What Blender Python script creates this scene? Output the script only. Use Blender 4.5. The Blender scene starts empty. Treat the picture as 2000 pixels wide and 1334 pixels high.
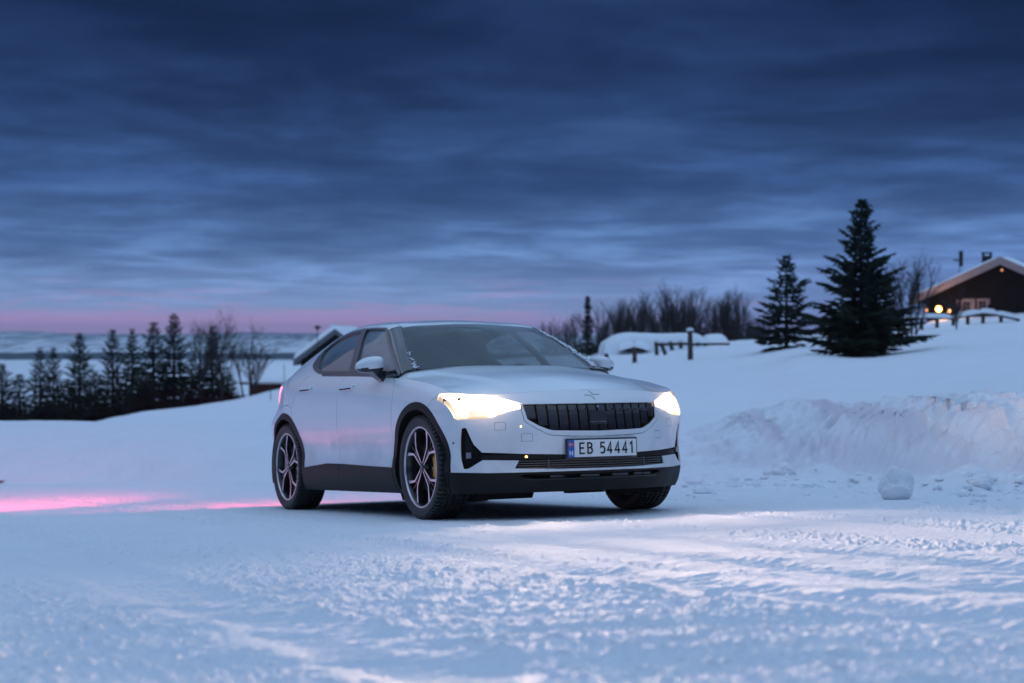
import bpy, bmesh, math, random
import numpy as np
from mathutils import Vector, Matrix

SC = bpy.context.scene
COL = SC.collection
R = math.radians
F_PX, HC = 3211.66, 1.30           # focal length in photo pixels (2000 wide), camera height

# ------------------------------------------------------------------ camera
cam_d = bpy.data.cameras.new('camera'); cam = bpy.data.objects.new('camera', cam_d); COL.objects.link(cam)
cam_d.sensor_width = 36; cam_d.lens = 36 * F_PX / 2000; cam_d.clip_start = .05; cam_d.clip_end = 40000
cam.location = (0, 0, HC); cam.rotation_euler = (R(90) - math.atan(12 / F_PX), 0, 0)
cam_d.dof.use_dof = True; cam_d.dof.focus_distance = 9.9; cam_d.dof.aperture_fstop = 2.5
SC.camera = cam
SC.render.engine = 'CYCLES'
SC.cycles.use_denoising = True
SC.cycles.max_bounces = 8; SC.cycles.transparent_max_bounces = 12
SC.cycles.volume_bounces = 0
SC.cycles.sample_clamp_indirect = 6
SC.view_settings.view_transform = 'Standard'; SC.view_settings.look = 'None'
SC.view_settings.exposure = 0; SC.view_settings.gamma = 1
try: SC.view_settings.use_curve_mapping = False
except Exception: pass

def lin(c):
    return tuple(((v / 255) / 12.92 if v / 255 <= .04045 else ((v / 255 + .055) / 1.055) ** 2.4) for v in c)

# ------------------------------------------------------------------ sky
W = bpy.data.worlds.new('World'); SC.world = W; W.use_nodes = True
nt = W.node_tree; nt.nodes.clear(); N = nt.nodes.new; L = nt.links.new
def math_n(nt, op, a=None, b=None, clamp=False):
    n = nt.nodes.new('ShaderNodeMath'); n.operation = op; n.use_clamp = clamp
    for i, v in enumerate((a, b)):
        if v is None: continue
        if isinstance(v, (int, float)): n.inputs[i].default_value = v
        else: nt.links.new(v, n.inputs[i])
    return n.outputs[0]
def ramp_n(nt, fac, stops, interp='B_SPLINE'):
    n = nt.nodes.new('ShaderNodeValToRGB'); n.color_ramp.interpolation = interp
    e = n.color_ramp.elements
    while len(e) < len(stops): e.new(0.5)
    for k, (p, c) in enumerate(stops):
        e[k].position = p
        e[k].color = (*c, 1) if len(c) == 3 else c
    nt.links.new(fac, n.inputs[0]); return n.outputs[0]
def mix_n(nt, fac, a, b, blend='MIX'):
    n = nt.nodes.new('ShaderNodeMix'); n.data_type = 'RGBA'; n.blend_type = blend
    for k, v in ((0, fac), (6, a), (7, b)):
        if isinstance(v, (int, float)): n.inputs[k].default_value = v
        elif isinstance(v, tuple): n.inputs[k].default_value = (*v[:3], 1)
        else: nt.links.new(v, n.inputs[k])
    return n.outputs[2]
def smooth_n(nt, v, a, b):
    n = nt.nodes.new('ShaderNodeMapRange'); n.interpolation_type = 'SMOOTHSTEP'
    n.inputs[1].default_value = a; n.inputs[2].default_value = b
    nt.links.new(v, n.inputs[0]); return n.outputs[0]
tc = N('ShaderNodeTexCoord'); sep = N('ShaderNodeSeparateXYZ'); L(tc.outputs['Generated'], sep.inputs[0])
sx, sy, sz = sep.outputs
el = math_n(nt, 'MAXIMUM', sz, 0.0005)
sq = math_n(nt, 'POWER', el, .5)
base = ramp_n(nt, sq, [
    (0.00, lin((188, 158, 200))), (.085, lin((172, 160, 206))), (.125, lin((146, 162, 204))), (.17, lin((130, 154, 198))),
    (.235, lin((94, 122, 168))), (.30, lin((62, 88, 134))), (.37, lin((36, 56, 94))), (.44, lin((25, 42, 76))),
    (.56, lin((60, 84, 126))), (.70, lin((150, 180, 220))), (1.0, lin((190, 214, 246)))], 'LINEAR')
# dawn glow sits low on the left, fades to slate blue on the right
azi = math_n(nt, 'ARCTAN2', sx, sy)
cool = smooth_n(nt, azi, -.05, .34)
low = smooth_n(nt, sz, .09, .0)
coolf = math_n(nt, 'MULTIPLY', cool, low)
base = mix_n(nt, math_n(nt, 'MULTIPLY', coolf, .75), base, lin((88, 112, 172)))
# stretched cloud layers, seen as a flat deck overhead
den = math_n(nt, 'ADD', el, .05)
cx = math_n(nt, 'DIVIDE', sx, den); cy = math_n(nt, 'DIVIDE', sy, den)
cmb = N('ShaderNodeCombineXYZ'); L(math_n(nt, 'MULTIPLY', cx, .85), cmb.inputs[0]); L(math_n(nt, 'MULTIPLY', cy, .75), cmb.inputs[1])
def noise(scale, detail, rough, dist=0., off=0.):
    n = N('ShaderNodeTexNoise'); n.inputs['Scale'].default_value = scale; n.inputs['Detail'].default_value = detail
    n.inputs['Roughness'].default_value = rough; n.inputs['Distortion'].default_value = dist
    v = N('ShaderNodeVectorMath'); v.operation = 'ADD'; v.inputs[1].default_value = (off, off * .7, off)
    L(cmb.outputs[0], v.inputs[0]); L(v.outputs[0], n.inputs['Vector']); return n.outputs[0]
n1 = noise(1.0, 5, .55, .5, 3.1); n2 = noise(2.9, 6, .62, .3, 8.7); n3 = noise(.33, 3, .5, .2, 1.3)
cl = math_n(nt, 'ADD', math_n(nt, 'MULTIPLY', n1, .50), math_n(nt, 'MULTIPLY', n2, .26))
cl = math_n(nt, 'ADD', cl, math_n(nt, 'MULTIPLY', n3, .25))
bright = ramp_n(nt, cl, [(.32, (.44, .48, .55)), (.42, (.66, .70, .76)), (.49, (.92, .94, .95)), (.55, (1.30, 1.32, 1.32)), (.64, (2.0, 1.95, 1.8))], 'LINEAR')
base_c = mix_n(nt, 1.0, base, bright, 'MULTIPLY')
amt = smooth_n(nt, sz, -.004, .055)
skyc = mix_n(nt, math_n(nt, 'MULTIPLY', amt, .9), base, base_c)
# rosy streaks in the thin gaps near the horizon
nb = noise(1.7, 4, .6, .3, 21.)
pk = math_n(nt, 'MULTIPLY', smooth_n(nt, nb, .50, .64), smooth_n(nt, sz, .042, .010))
pk = math_n(nt, 'MULTIPLY', pk, smooth_n(nt, azi, .30, .02))
skyc = mix_n(nt, math_n(nt, 'MULTIPLY', pk, .45), skyc, lin((205, 158, 200)))
band_p = math_n(nt, 'MULTIPLY', smooth_n(nt, sz, .0185, .0085), smooth_n(nt, azi, .10, -.12))
skyc = mix_n(nt, math_n(nt, 'MULTIPLY', band_p, .85), skyc, lin((204, 156, 200)))
skyc = mix_n(nt, 1.0, skyc, (.90, 1.0, 1.08), 'MULTIPLY')
bg = N('ShaderNodeBackground'); L(skyc, bg.inputs[0]); bg.inputs[1].default_value = .92
wo = N('ShaderNodeOutputWorld'); L(bg.outputs[0], wo.inputs[0])

sun_d = bpy.data.lights.new('sun', 'SUN'); sun_d.energy = .10; sun_d.angle = R(40); sun_d.color = (1, .80, .86)
sun = bpy.data.objects.new('sun', sun_d); COL.objects.link(sun)
sun.rotation_euler = Vector((-.75, .55, .42)).to_track_quat('Z', 'Y').to_euler()

# ------------------------------------------------------------------ materials
def pbr(name, col, rough=.5, metal=0., coat=0., spec=.5, noise_amt=0., nscale=8., bump=0., bscale=60., emit=None, es=1.):
    m = bpy.data.materials.new(name); m.use_nodes = True; t = m.node_tree; b = t.nodes['Principled BSDF']
    b.inputs['Base Color'].default_value = (*col, 1); b.inputs['Roughness'].default_value = rough
    b.inputs['Metallic'].default_value = metal; b.inputs['Coat Weight'].default_value = coat; b.inputs['Coat Roughness'].default_value = .13
    b.inputs['Specular IOR Level'].default_value = spec
    c = t.nodes.new('ShaderNodeTexCoord')
    if noise_amt:
        n = t.nodes.new('ShaderNodeTexNoise'); n.inputs['Scale'].default_value = nscale; n.inputs['Detail'].default_value = 6
        t.links.new(c.outputs['Object'], n.inputs['Vector'])
        r = ramp_n(t, n.outputs[0], [(.3, tuple(v * (1 - noise_amt) for v in col)), (.7, tuple(min(1, v * (1 + noise_amt)) for v in col))])
        t.links.new(r, b.inputs['Base Color'])
        t.links.new(math_n(t, 'ADD', math_n(t, 'MULTIPLY', n.outputs[0], .15), rough - .07), b.inputs['Roughness'])
    if bump:
        n = t.nodes.new('ShaderNodeTexNoise'); n.inputs['Scale'].default_value = bscale; n.inputs['Detail'].default_value = 4
        t.links.new(c.outputs['Object'], n.inputs['Vector'])
        bp = t.nodes.new('ShaderNodeBump'); bp.inputs['Strength'].default_value = bump; bp.inputs['Distance'].default_value = .01
        t.links.new(n.outputs[0], bp.inputs['Height']); t.links.new(bp.outputs[0], b.inputs['Normal'])
    if emit:
        b.inputs['Emission Color'].default_value = (*emit, 1); b.inputs['Emission Strength'].default_value = es
    return m
def snow_mat(name, col=(.80, .83, .88), fine=1., far=False):
    m = bpy.data.materials.new(name); m.use_nodes = True; t = m.node_tree; b = t.nodes['Principled BSDF']
    g = t.nodes.new('ShaderNodeNewGeometry')
    n = t.nodes.new('ShaderNodeTexNoise'); n.inputs['Scale'].default_value = .9; n.inputs['Detail'].default_value = 8; n.inputs['Roughness'].default_value = .6
    t.links.new(g.outputs['Position'], n.inputs['Vector'])
    c = ramp_n(t, n.outputs[0], [(.3, tuple(v * .93 for v in col)), (.7, col)])
    b.inputs['Roughness'].default_value = .75; b.inputs['Specular IOR Level'].default_value = .12
    t.links.new(c, b.inputs['Base Color'])
    f1 = t.nodes.new('ShaderNodeTexNoise'); f1.inputs['Scale'].default_value = 38; f1.inputs['Detail'].default_value = 5; f1.inputs['Roughness'].default_value = .65
    f2 = t.nodes.new('ShaderNodeTexNoise'); f2.inputs['Scale'].default_value = 9; f2.inputs['Detail'].default_value = 5
    for f in (f1, f2): t.links.new(g.outputs['Position'], f.inputs['Vector'])
    h = math_n(t, 'ADD', math_n(t, 'MULTIPLY', f1.outputs[0], .020 * fine), math_n(t, 'MULTIPLY', f2.outputs[0], .02 * fine))
    bp = t.nodes.new('ShaderNodeBump'); bp.inputs['Strength'].default_value = .8; bp.inputs['Distance'].default_value = 1.0
    t.links.new(h, bp.inputs['Height']); t.links.new(bp.outputs[0], b.inputs['Normal'])
    return m, t, b, c, g
M = {}
M['snow'] = snow_mat('packed_snow')[0]
M['snow_soft'] = snow_mat('soft_snow', (.82, .85, .89), .5)[0]
M['paint'] = pbr('silver_white_paint', (.77, .79, .81), .30, .06, .8, .5)
# thin film of dried salt spray low on the body
_t = M['paint'].node_tree; _b = _t.nodes['Principled BSDF']; _c = _t.nodes.new('ShaderNodeTexCoord'); _s = _t.nodes.new('ShaderNodeSeparateXYZ'); _t.links.new(_c.outputs['Object'], _s.inputs[0])
_n = _t.nodes.new('ShaderNodeTexNoise'); _n.inputs['Scale'].default_value = 5; _n.inputs['Detail'].default_value = 7; _n.inputs['Roughness'].default_value = .65; _t.links.new(_c.outputs['Object'], _n.inputs['Vector'])
_f = math_n(_t, 'MULTIPLY', smooth_n(_t, _s.outputs[2], .80, .34), smooth_n(_t, _n.outputs[0], .36, .66))
_t.links.new(mix_n(_t, math_n(_t, 'MULTIPLY', _f, .55), (.77, .79, .81), (.50, .50, .51)), _b.inputs['Base Color'])
_t.links.new(math_n(_t, 'ADD', math_n(_t, 'MULTIPLY', _f, .35), .30), _b.inputs['Roughness'])
_t.links.new(math_n(_t, 'SUBTRACT', .8, math_n(_t, 'MULTIPLY', _f, .6)), _b.inputs['Coat Weight'])
M['cladding'] = pbr('black_cladding', (.009, .009, .010), .5, 0, 0, .2, .2, 14)
M['gloss'] = pbr('gloss_black', (.012, .012, .014), .12, 0, .6)
M['trim'] = pbr('satin_grey_trim', (.10, .10, .11), .3, .7)
M['gap'] = pbr('shadow_liner', (.008, .008, .009), .9, 0, 0, .1)
M['rubber'] = pbr('tyre_rubber', (.024, .024, .026), .55, 0, 0, .5, .3, 30, .4, 90)
M['rimface'] = pbr('machined_alloy', (.62, .60, .62), .28, .9)
M['rimdark'] = pbr('black_alloy', (.02, .02, .023), .3, .3, .5)
M['disc'] = pbr('brake_steel', (.30, .30, .31), .35, .9)
M['caliper'] = pbr('gold_caliper', (.80, .34, .06), .4, .1)
M['chrome'] = pbr('chrome', (.7, .7, .72), .12, 1.)
M['seat'] = pbr('dark_upholstery', (.07, .07, .078), .8)
M['platewhite'] = pbr('plate_white', (.78, .78, .78), .45)
M['plateblue'] = pbr('plate_blue', (.01, .10, .42), .45)
M['platered'] = pbr('plate_red', (.45, .02, .03), .45)
M['black'] = pbr('plate_black', (.008, .008, .008), .5)
M['lamp'] = pbr('headlamp_led', (1, .95, .85), .4, emit=(1, .84, .60), es=4.2)
M['bowl'] = pbr('lamp_bowl', (.6, .55, .5), .3, .5, emit=(1, .70, .42), es=.30)  # emission stands in for LED light falling on the housing
M['lampdim'] = pbr('headlamp_reflector', (.8, .78, .75), .2, .8, emit=(1, .70, .42), es=.85)
M['amber'] = pbr('amber_sensor', (.5, .2, .02), .3, emit=(1, .6, .15), es=6)
M['tail'] = pbr('tail_led', (.6, .02, .05), .3, emit=(1, .10, .20), es=9)
M['bark'] = pbr('bark', (.045, .036, .03), .9, 0, 0, .2, .4, 3)
M['birch'] = pbr('birch_twigs', (.05, .043, .045), .9, 0, 0, .2, .4, 3)
M['birchpale'] = pbr('birch_bark', (.16, .14, .14), .9, 0, 0, .2, .5, 2)
M['needle'] = pbr('spruce_needles', (.022, .036, .026), .8, 0, 0, .25, .5, 1.2)
M['needle2'] = pbr('frosted_needles', (.05, .065, .06), .85, 0, 0, .25, .6, 2.5)
M['logwall'] = pbr('dark_timber', (.014, .010, .009), .8, 0, 0, .3, .35, 5)
M['redwall'] = pbr('red_timber', (.10, .028, .02), .8, 0, 0, .3, .3, 5)
M['fascia'] = pbr('pale_bargeboard', (.34, .25, .24), .7, 0, 0, .3, .15, 3)
M['wood'] = pbr('weathered_wood', (.075, .055, .045), .85, 0, 0, .3, .3, 6)
M['warmwin'] = pbr('lit_window', (.3, .2, .12), .5, emit=(1, .50, .22), es=.55)
M['bulb'] = pbr('porch_bulb', (1, .8, .5), .5, emit=(1, .43, .07), es=10)
M['bulb2'] = pbr('small_bulb', (1, .8, .5), .5, emit=(1, .36, .12), es=2.2)
M['metal'] = pbr('galvanised', (.20, .20, .21), .5, .6)
def glass(name, tint, refl=1.0, dark=0.):
    m = bpy.data.materials.new(name); m.use_nodes = True; t = m.node_tree; t.nodes.clear()
    o = t.nodes.new('ShaderNodeOutputMaterial'); tr = t.nodes.new('ShaderNodeBsdfTransparent'); gl = t.nodes.new('ShaderNodeBsdfGlossy')
    tr.inputs[0].default_value = (*tint, 1); gl.inputs['Roughness'].default_value = .03; gl.inputs[0].default_value = (.95, .97, 1, 1)
    fr = t.nodes.new('ShaderNodeFresnel'); fr.inputs[0].default_value = 1.55
    f = math_n(t, 'MULTIPLY', fr.outputs[0], refl, True)
    mx = t.nodes.new('ShaderNodeMixShader'); t.links.new(f, mx.inputs[0]); t.links.new(tr.outputs[0], mx.inputs[1]); t.links.new(gl.outputs[0], mx.inputs[2])
    # film of frost and road dust, sky reflection painted into its teal tone
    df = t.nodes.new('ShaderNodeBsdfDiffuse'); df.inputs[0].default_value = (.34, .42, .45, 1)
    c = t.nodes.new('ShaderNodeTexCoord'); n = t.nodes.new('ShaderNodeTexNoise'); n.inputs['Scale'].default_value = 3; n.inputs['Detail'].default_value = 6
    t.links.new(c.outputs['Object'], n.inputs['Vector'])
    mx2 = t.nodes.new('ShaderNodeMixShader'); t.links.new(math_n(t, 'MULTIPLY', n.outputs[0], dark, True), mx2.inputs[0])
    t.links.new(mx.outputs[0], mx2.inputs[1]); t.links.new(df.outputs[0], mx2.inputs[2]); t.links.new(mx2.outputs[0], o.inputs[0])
    return m
M['glass'] = glass('windshield_glass', (.80, .93, .95), .95, .06)
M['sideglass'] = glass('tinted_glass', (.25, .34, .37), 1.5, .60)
M['clearglass'] = glass('clear_side_glass', (.86, .97, 1.0), .8, .04)
M['lens'] = glass('lamp_lens', (.97, .97, .97), 1.0, 0.)

# ------------------------------------------------------------------ helpers
def tag(o, label=None, cat=None, group=None, kind=None):
    if label: o['label'] = label
    if cat: o['category'] = cat
    if group: o['group'] = group
    if kind: o['kind'] = kind
    return o
def empty(name, loc=(0, 0, 0), rz=0., parent=None):
    o = bpy.data.objects.new(name, None); o.empty_display_size = .2; o.location = loc; o.rotation_euler = (0, 0, rz)
    COL.objects.link(o)
    if parent: o.parent = parent
    return o
def mesh_obj(name, verts, faces, mat, parent=None, smooth=False, matidx=None):
    me = bpy.data.meshes.new(name); me.from_pydata([tuple(map(float, v)) for v in verts], [], [tuple(int(i) for i in f) for f in faces]); 
    for mm in (mat if isinstance(mat, (list, tuple)) else [mat]): me.materials.append(mm)
    if matidx is not None: me.polygons.foreach_set('material_index', list(map(int, matidx)))
    if smooth: me.polygons.foreach_set('use_smooth', [True] * len(me.polygons))
    me.update(); o = bpy.data.objects.new(name, me); COL.objects.link(o)
    if parent: o.parent = parent
    return o
def grid_mesh(name, G, mat, parent=None, smooth=True):
    a, b = G.shape[:2]; me = bpy.data.meshes.new(name); V = G.reshape(-1, 3)
    me.vertices.add(len(V)); me.vertices.foreach_set('co', V.astype(np.float32).ravel())
    i = np.arange(a * b).reshape(a, b); Q = np.stack([i[:-1, :-1], i[1:, :-1], i[1:, 1:], i[:-1, 1:]], -1).reshape(-1, 4)
    me.loops.add(Q.size); me.loops.foreach_set('vertex_index', Q.ravel().astype(np.int32))
    me.polygons.add(len(Q)); me.polygons.foreach_set('loop_start', np.arange(0, Q.size, 4, dtype=np.int32))
    me.polygons.foreach_set('use_smooth', np.ones(len(Q), bool)); me.update(calc_edges=True); me.validate()
    for mm in (mat if isinstance(mat, (list, tuple)) else [mat]): me.materials.append(mm)
    o = bpy.data.objects.new(name, me); COL.objects.link(o)
    if parent: o.parent = parent
    return o
class MB:
    def __init__(s): s.v = []; s.f = []; s.m = []
    def quad_box(s, c8, m=0):
        k = len(s.v); s.v += [tuple(p) for p in c8]
        for q in ((0, 3, 2, 1), (4, 5, 6, 7), (0, 1, 5, 4), (1, 2, 6, 5), (2, 3, 7, 6), (3, 0, 4, 7)):
            s.f.append(tuple(k + i for i in q)); s.m.append(m)
    def box(s, x0, x1, y0, y1, z0, z1, m=0, rot=0., piv=None):
        P = [(x0, y0, z0), (x1, y0, z0), (x1, y1, z0), (x0, y1, z0), (x0, y0, z1), (x1, y0, z1), (x1, y1, z1), (x0, y1, z1)]
        s.quad_box(P, m)
    def obox(s, c, ax, ay, az, m=0):
        c, ax, ay, az = map(np.array, (c, ax, ay, az))
        s.quad_box([c - ax - ay - az, c + ax - ay - az, c + ax + ay - az, c - ax + ay - az, c - ax - ay + az, c + ax - ay + az, c + ax + ay + az, c - ax + ay + az], m)
    def tube(s, pts, rad, n=6, m=0, cap=True):
        pts = [np.array(p, float) for p in pts]; rad = rad if isinstance(rad, (list, tuple)) else [rad] * len(pts)
        k0 = len(s.v)
        for i, p in enumerate(pts):
            t = pts[min(i + 1, len(pts) - 1)] - pts[max(i - 1, 0)]; t = t / (np.linalg.norm(t) + 1e-9)
            a = np.cross(t, (0, 0, 1.)) if abs(t[2]) < .9 else np.cross(t, (1., 0, 0)); a /= np.linalg.norm(a); b = np.cross(t, a)
            for j in range(n):
                w = 2 * math.pi * j / n; s.v.append(tuple(p + rad[i] * (math.cos(w) * a + math.sin(w) * b)))
        for i in range(len(pts) - 1):
            for j in range(n):
                a0 = k0 + i * n + j; a1 = k0 + i * n + (j + 1) % n; s.f.append((a0, a1, a1 + n, a0 + n)); s.m.append(m)
        if cap:
            s.f.append(tuple(k0 + j for j in range(n))[::-1]); s.m.append(m)
            s.f.append(tuple(k0 + (len(pts) - 1) * n + j for j in range(n))); s.m.append(m)
    def prism(s, poly, o, eu, ev, ew, d0, d1, m=0, mcap=None):
        """2D polygon (u,v) in the frame o,eu,ev, extruded along ew from d0 to d1"""
        o, eu, ev, ew = map(np.array, (o, eu, ev, ew)); k = len(s.v); n = len(poly)
        for d in (d0, d1):
            for u, v in poly: s.v.append(tuple(o + eu * u + ev * v + ew * d))
        s.f.append(tuple(k + i for i in range(n))[::-1]); s.m.append(m)
        s.f.append(tuple(k + n + i for i in range(n))); s.m.append(m if mcap is None else mcap)
        for i in range(n):
            j = (i + 1) % n; s.f.append((k + i, k + j, k + n + j, k + n + i)); s.m.append(m)
    def lathe(s, prof, n=64, m=0, axis='y'):
        """profile (r, w) round the y axis"""
        k0 = len(s.v)
        for r, w in prof:
            for j in range(n):
                a = 2 * math.pi * j / n; s.v.append((r * math.cos(a), w, r * math.sin(a)))
        for i in range(len(prof) - 1):
            for j in range(n):
                a0 = k0 + i * n + j; a1 = k0 + i * n + (j + 1) % n; s.f.append((a0, a0 + n, a1 + n, a1)); s.m.append(m)
    def obj(s, name, mat, parent=None, smooth=False):
        return mesh_obj(name, s.v, s.f, mat, parent, smooth, s.m)
def split_mod(o, ang=35):
    e = o.modifiers.new('edge_split', 'EDGE_SPLIT'); e.split_angle = R(ang)
def ribbon(pts, wd, outline=False):
    """mitred stroke outline of a 2D polyline -> list of quads"""
    pts = [p for i, p in enumerate(pts) if i == 0 or abs(p[0] - pts[i - 1][0]) + abs(p[1] - pts[i - 1][1]) > 1e-5]
    P = [np.array(p, float) for p in pts]; wd = wd if isinstance(wd, (list, tuple)) else [wd] * len(P); Ls, Rs = [], []
    for i, p in enumerate(P):
        d0 = P[i] - P[i - 1] if i else P[1] - P[0]; d1 = P[i + 1] - P[i] if i < len(P) - 1 else d0
        d0 = d0 / np.linalg.norm(d0); d1 = d1 / np.linalg.norm(d1); n0 = np.array([-d0[1], d0[0]]); n1 = np.array([-d1[1], d1[0]])
        n = n0 + n1; n /= max(np.linalg.norm(n), 1e-6); k = 1 / max(.5, n @ n0)
        Ls.append(p + n * k * wd[i] / 2); Rs.append(p - n * k * wd[i] / 2)
    if outline: return Rs + Ls[::-1]
    return [[Rs[i], Rs[i + 1], Ls[i + 1], Ls[i]] for i in range(len(P) - 1)]

# ------------------------------------------------------------------ numeric noise
def _hash(i, j, seed):
    h = (i * 374761393 + j * 668265263 + seed * 1442695041) & 0xffffffff
    h = ((h ^ (h >> 13)) * 1274126177) & 0xffffffff
    return ((h ^ (h >> 16)) & 0xffff) / 65535. * 2 * math.pi
def pnoise(x, y, seed=0):
    x, y = np.broadcast_arrays(np.asarray(x, float), np.asarray(y, float))
    i = np.floor(x).astype(np.int64); j = np.floor(y).astype(np.int64); fx = x - i; fy = y - j
    u = fx * fx * fx * (fx * (fx * 6 - 15) + 10); v = fy * fy * fy * (fy * (fy * 6 - 15) + 10)
    def g(a, b, dx, dy):
        t = _hash(i + a, j + b, seed); return np.cos(t) * dx + np.sin(t) * dy
    a = g(0, 0, fx, fy); b = g(1, 0, fx - 1, fy); c = g(0, 1, fx, fy - 1); d = g(1, 1, fx - 1, fy - 1)
    return (a + (b - a) * u + (c - a) * v + (a - b - c + d) * u * v) * 1.5
def fbm(x, y, oct=4, seed=0, gain=.5):
    s = 0; a = 1
    for k in range(oct): s = s + a * pnoise(x * 2 ** k, y * 2 ** k, seed + k); a *= gain
    return s
def sst(x, a, b):
    t = np.clip((x - a) / (b - a), 0, 1); return t * t * (3 - 2 * t)
# ------------------------------------------------------------------ the lie of the land
CARM = np.array([[0.451359, 0.891932, -0.027055], [-0.889599, 0.45214, 0.064677], [0.06992, -0.005125, 0.997539]])
CART = np.array([0.19472, 11.50866, -1.25793 + HC])
PN = CARM[:, 2]
def plane_z(x, y): return CART[2] - (PN[0] * (x - CART[0]) + PN[1] * (y - CART[1])) / PN[2]
def v_to_z(v, y): return HC + (655 - v) / F_PX * y
#  u   bank foot v | bank top (dy, v) | slope (y, v) (y, v) | crest (y, v) | drop behind the crest
LAND = [
 (-900, 950, 4.5, 862, 46, 860, 66, 858, 86, 856, 3.0), (-300, 950, 4.5, 853, 46, 851, 66, 849, 86, 847, 3.0),
 (0, 948, 4.5, 848, 46, 847, 66, 845, 86, 842, 3.0), (100, 946, 4.3, 848, 46, 846, 66, 842, 86, 838, 3.0),
 (186, 944, 4.2, 849, 46, 845, 66, 834, 86, 825, 3.0), (263, 944, 4.2, 848, 46, 838, 66, 820, 86, 808, 3.0),
 (372, 944, 4.2, 846, 46, 830, 66, 807, 86, 793, 3.0), (465, 942, 4.2, 845, 46, 824, 66, 796, 86, 780, 3.0),
 (545, 940, 4.2, 845, 46, 816, 66, 782, 86, 761, 3.0), (700, 938, 4.0, 846, 46, 806, 66, 764, 86, 735, 2.5),
 (850, 936, 3.8, 848, 46, 794, 66, 744, 86, 715, 2.0), (1000, 934, 3.6, 850, 46, 784, 66, 724, 86, 702, 2.0),
 (1150, 932, 3.2, 852, 44, 772, 64, 706, 84, 692, 1.5), (1250, 931, 3.0, 850, 44, 765, 62, 701, 84, 688, 1.5),
 (1340, 930, 2.6, 846, 42, 758, 60, 697, 84, 678, 1.0), (1420, 928, 2.6, 822, 42, 750, 60, 689, 86, 668, .8),
 (1490, 927, 2.6, 806, 42, 740, 60, 681, 86, 661, .6), (1570, 928, 2.5, 793, 38, 728, 50, 690, 84, 656, .5),
 (1650, 932, 2.4, 789, 36, 728, 46, 702, 84, 652, .5), (1730, 938, 2.3, 784, 36, 724, 46, 694, 84, 643, .5),
 (1800, 943, 2.1, 776, 36, 716, 48, 678, 84, 631, .5), (1870, 944, 2.0, 771, 36, 708, 50, 664, 84, 622, .5),
 (1965, 945, 2.0, 762, 36, 700, 52, 652, 84, 614, .5), (2060, 947, 2.0, 768, 36, 694, 54, 642, 84, 606, .5),
 (2400, 955, 2.0, 790, 36, 680, 54, 620, 84, 585, .5), (2900, 970, 2.0, 810, 36, 680, 54, 610, 84, 570, .5)]
FARY = [230, 500, 1000, 1500, 2000, 2600, 3600, 5200, 7600, 9800]
FARZ = [-16, -26, -32, -33, -33, -32.5, -24, -10, 2.5, -2]
def mono(x, y, t):
    x = np.asarray(x, float); y = np.asarray(y, float); h = np.diff(x); d = np.diff(y) / h; m = np.zeros(len(x))
    m[0] = d[0]; m[-1] = d[-1]
    for i in range(1, len(x) - 1):
        if d[i - 1] * d[i] > 0:
            w1 = 2 * h[i] + h[i - 1]; w2 = h[i] + 2 * h[i - 1]; m[i] = (w1 + w2) / (w1 / d[i - 1] + w2 / d[i])
    k = np.clip(np.searchsorted(x, t) - 1, 0, len(h) - 1); s = (t - x[k]) / h[k]
    return y[k] * (1 + 2 * s) * (1 - s) ** 2 + m[k] * h[k] * s * (1 - s) ** 2 + y[k + 1] * s * s * (3 - 2 * s) + m[k + 1] * h[k] * s * s * (s - 1)
LT = np.array(LAND, float)
ucol = np.concatenate([np.linspace(-3400, -40, 80, endpoint=False), np.arange(-40, 2041, 2.9), np.linspace(2060, 5400, 80)])
vrow = np.arange(1400, 989, -.95); yr = 1657 / (vrow - 863)
yrow = np.concatenate([np.linspace(1.0, yr[0], 14, endpoint=False), yr, np.arange(yr[-1] + .03, 25, .029), np.arange(25.05, 33, .10), np.geomspace(33, 100, 130)[1:], np.geomspace(100, 9800, 120)[1:]])
U, Yg = np.meshgrid(ucol, yrow, indexing='ij'); Xg = (U - 1000) / F_PX * Yg
Z = np.zeros_like(Xg); BK = np.zeros_like(Xg); BY = np.zeros_like(Xg); FT = np.zeros(len(ucol))
ys = np.linspace(8, 45, 6000); FT0 = np.zeros(len(ucol))
for c, u in enumerate(ucol):
    tx = (u - 1000) / F_PX; vv = 655 + (HC - plane_z(tx * ys, ys)) * F_PX / ys
    FT0[c] = min(30, ys[np.argmax(vv < np.interp(u, LT[:, 0], LT[:, 1]))])
kw = np.exp(-np.linspace(-2, 2, 61) ** 2); kw /= kw.sum(); pd = np.pad(FT0, 30, mode='edge'); FT0 = np.array([pd[k:k + 61] @ kw for k in range(len(ucol))])
for c, u in enumerate(ucol):
    row = [np.interp(u, LT[:, 0], LT[:, k]) for k in range(11)]
    tx = (u - 1000) / F_PX; yb = FT0[c]
    FT[c] = yb
    yt = yb + row[2]
    zc = v_to_z(row[9], row[8])
    rr_ = float(sst(u, 1300, 1480)); ky = [yb, yb + .42 * row[2], yt, yt + 1.5, row[4], row[6], row[8], row[8] * 1.25] + FARY
    zb = float(plane_z(tx * yb, yb)); zt = v_to_z(row[3], yt)
    kz = [zb, zb + (.62 + .13 * rr_) * (zt - zb), zt, zt + .08 * (1 - rr_) - .24 * rr_, v_to_z(row[5], row[4]), v_to_z(row[7], row[6]), zc, zc - row[10]] + FARZ
    y = yrow; z = plane_z(tx * y, y); m = y > yb
    z[m] = mono(ky, kz, y[m]); Z[c] = z
    BY[c] = sst(y, yb - .1, yb + 1.3) * (1 - sst(y, yt - .3, yt + 1.4))
    BK[c] = sst(y, yb - .1, yb + .4) * (1 - sst(y, yt - .1, yt + 1.0))
kern = np.exp(-np.linspace(-2, 2, 25) ** 2); kern /= kern.sum()
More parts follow.
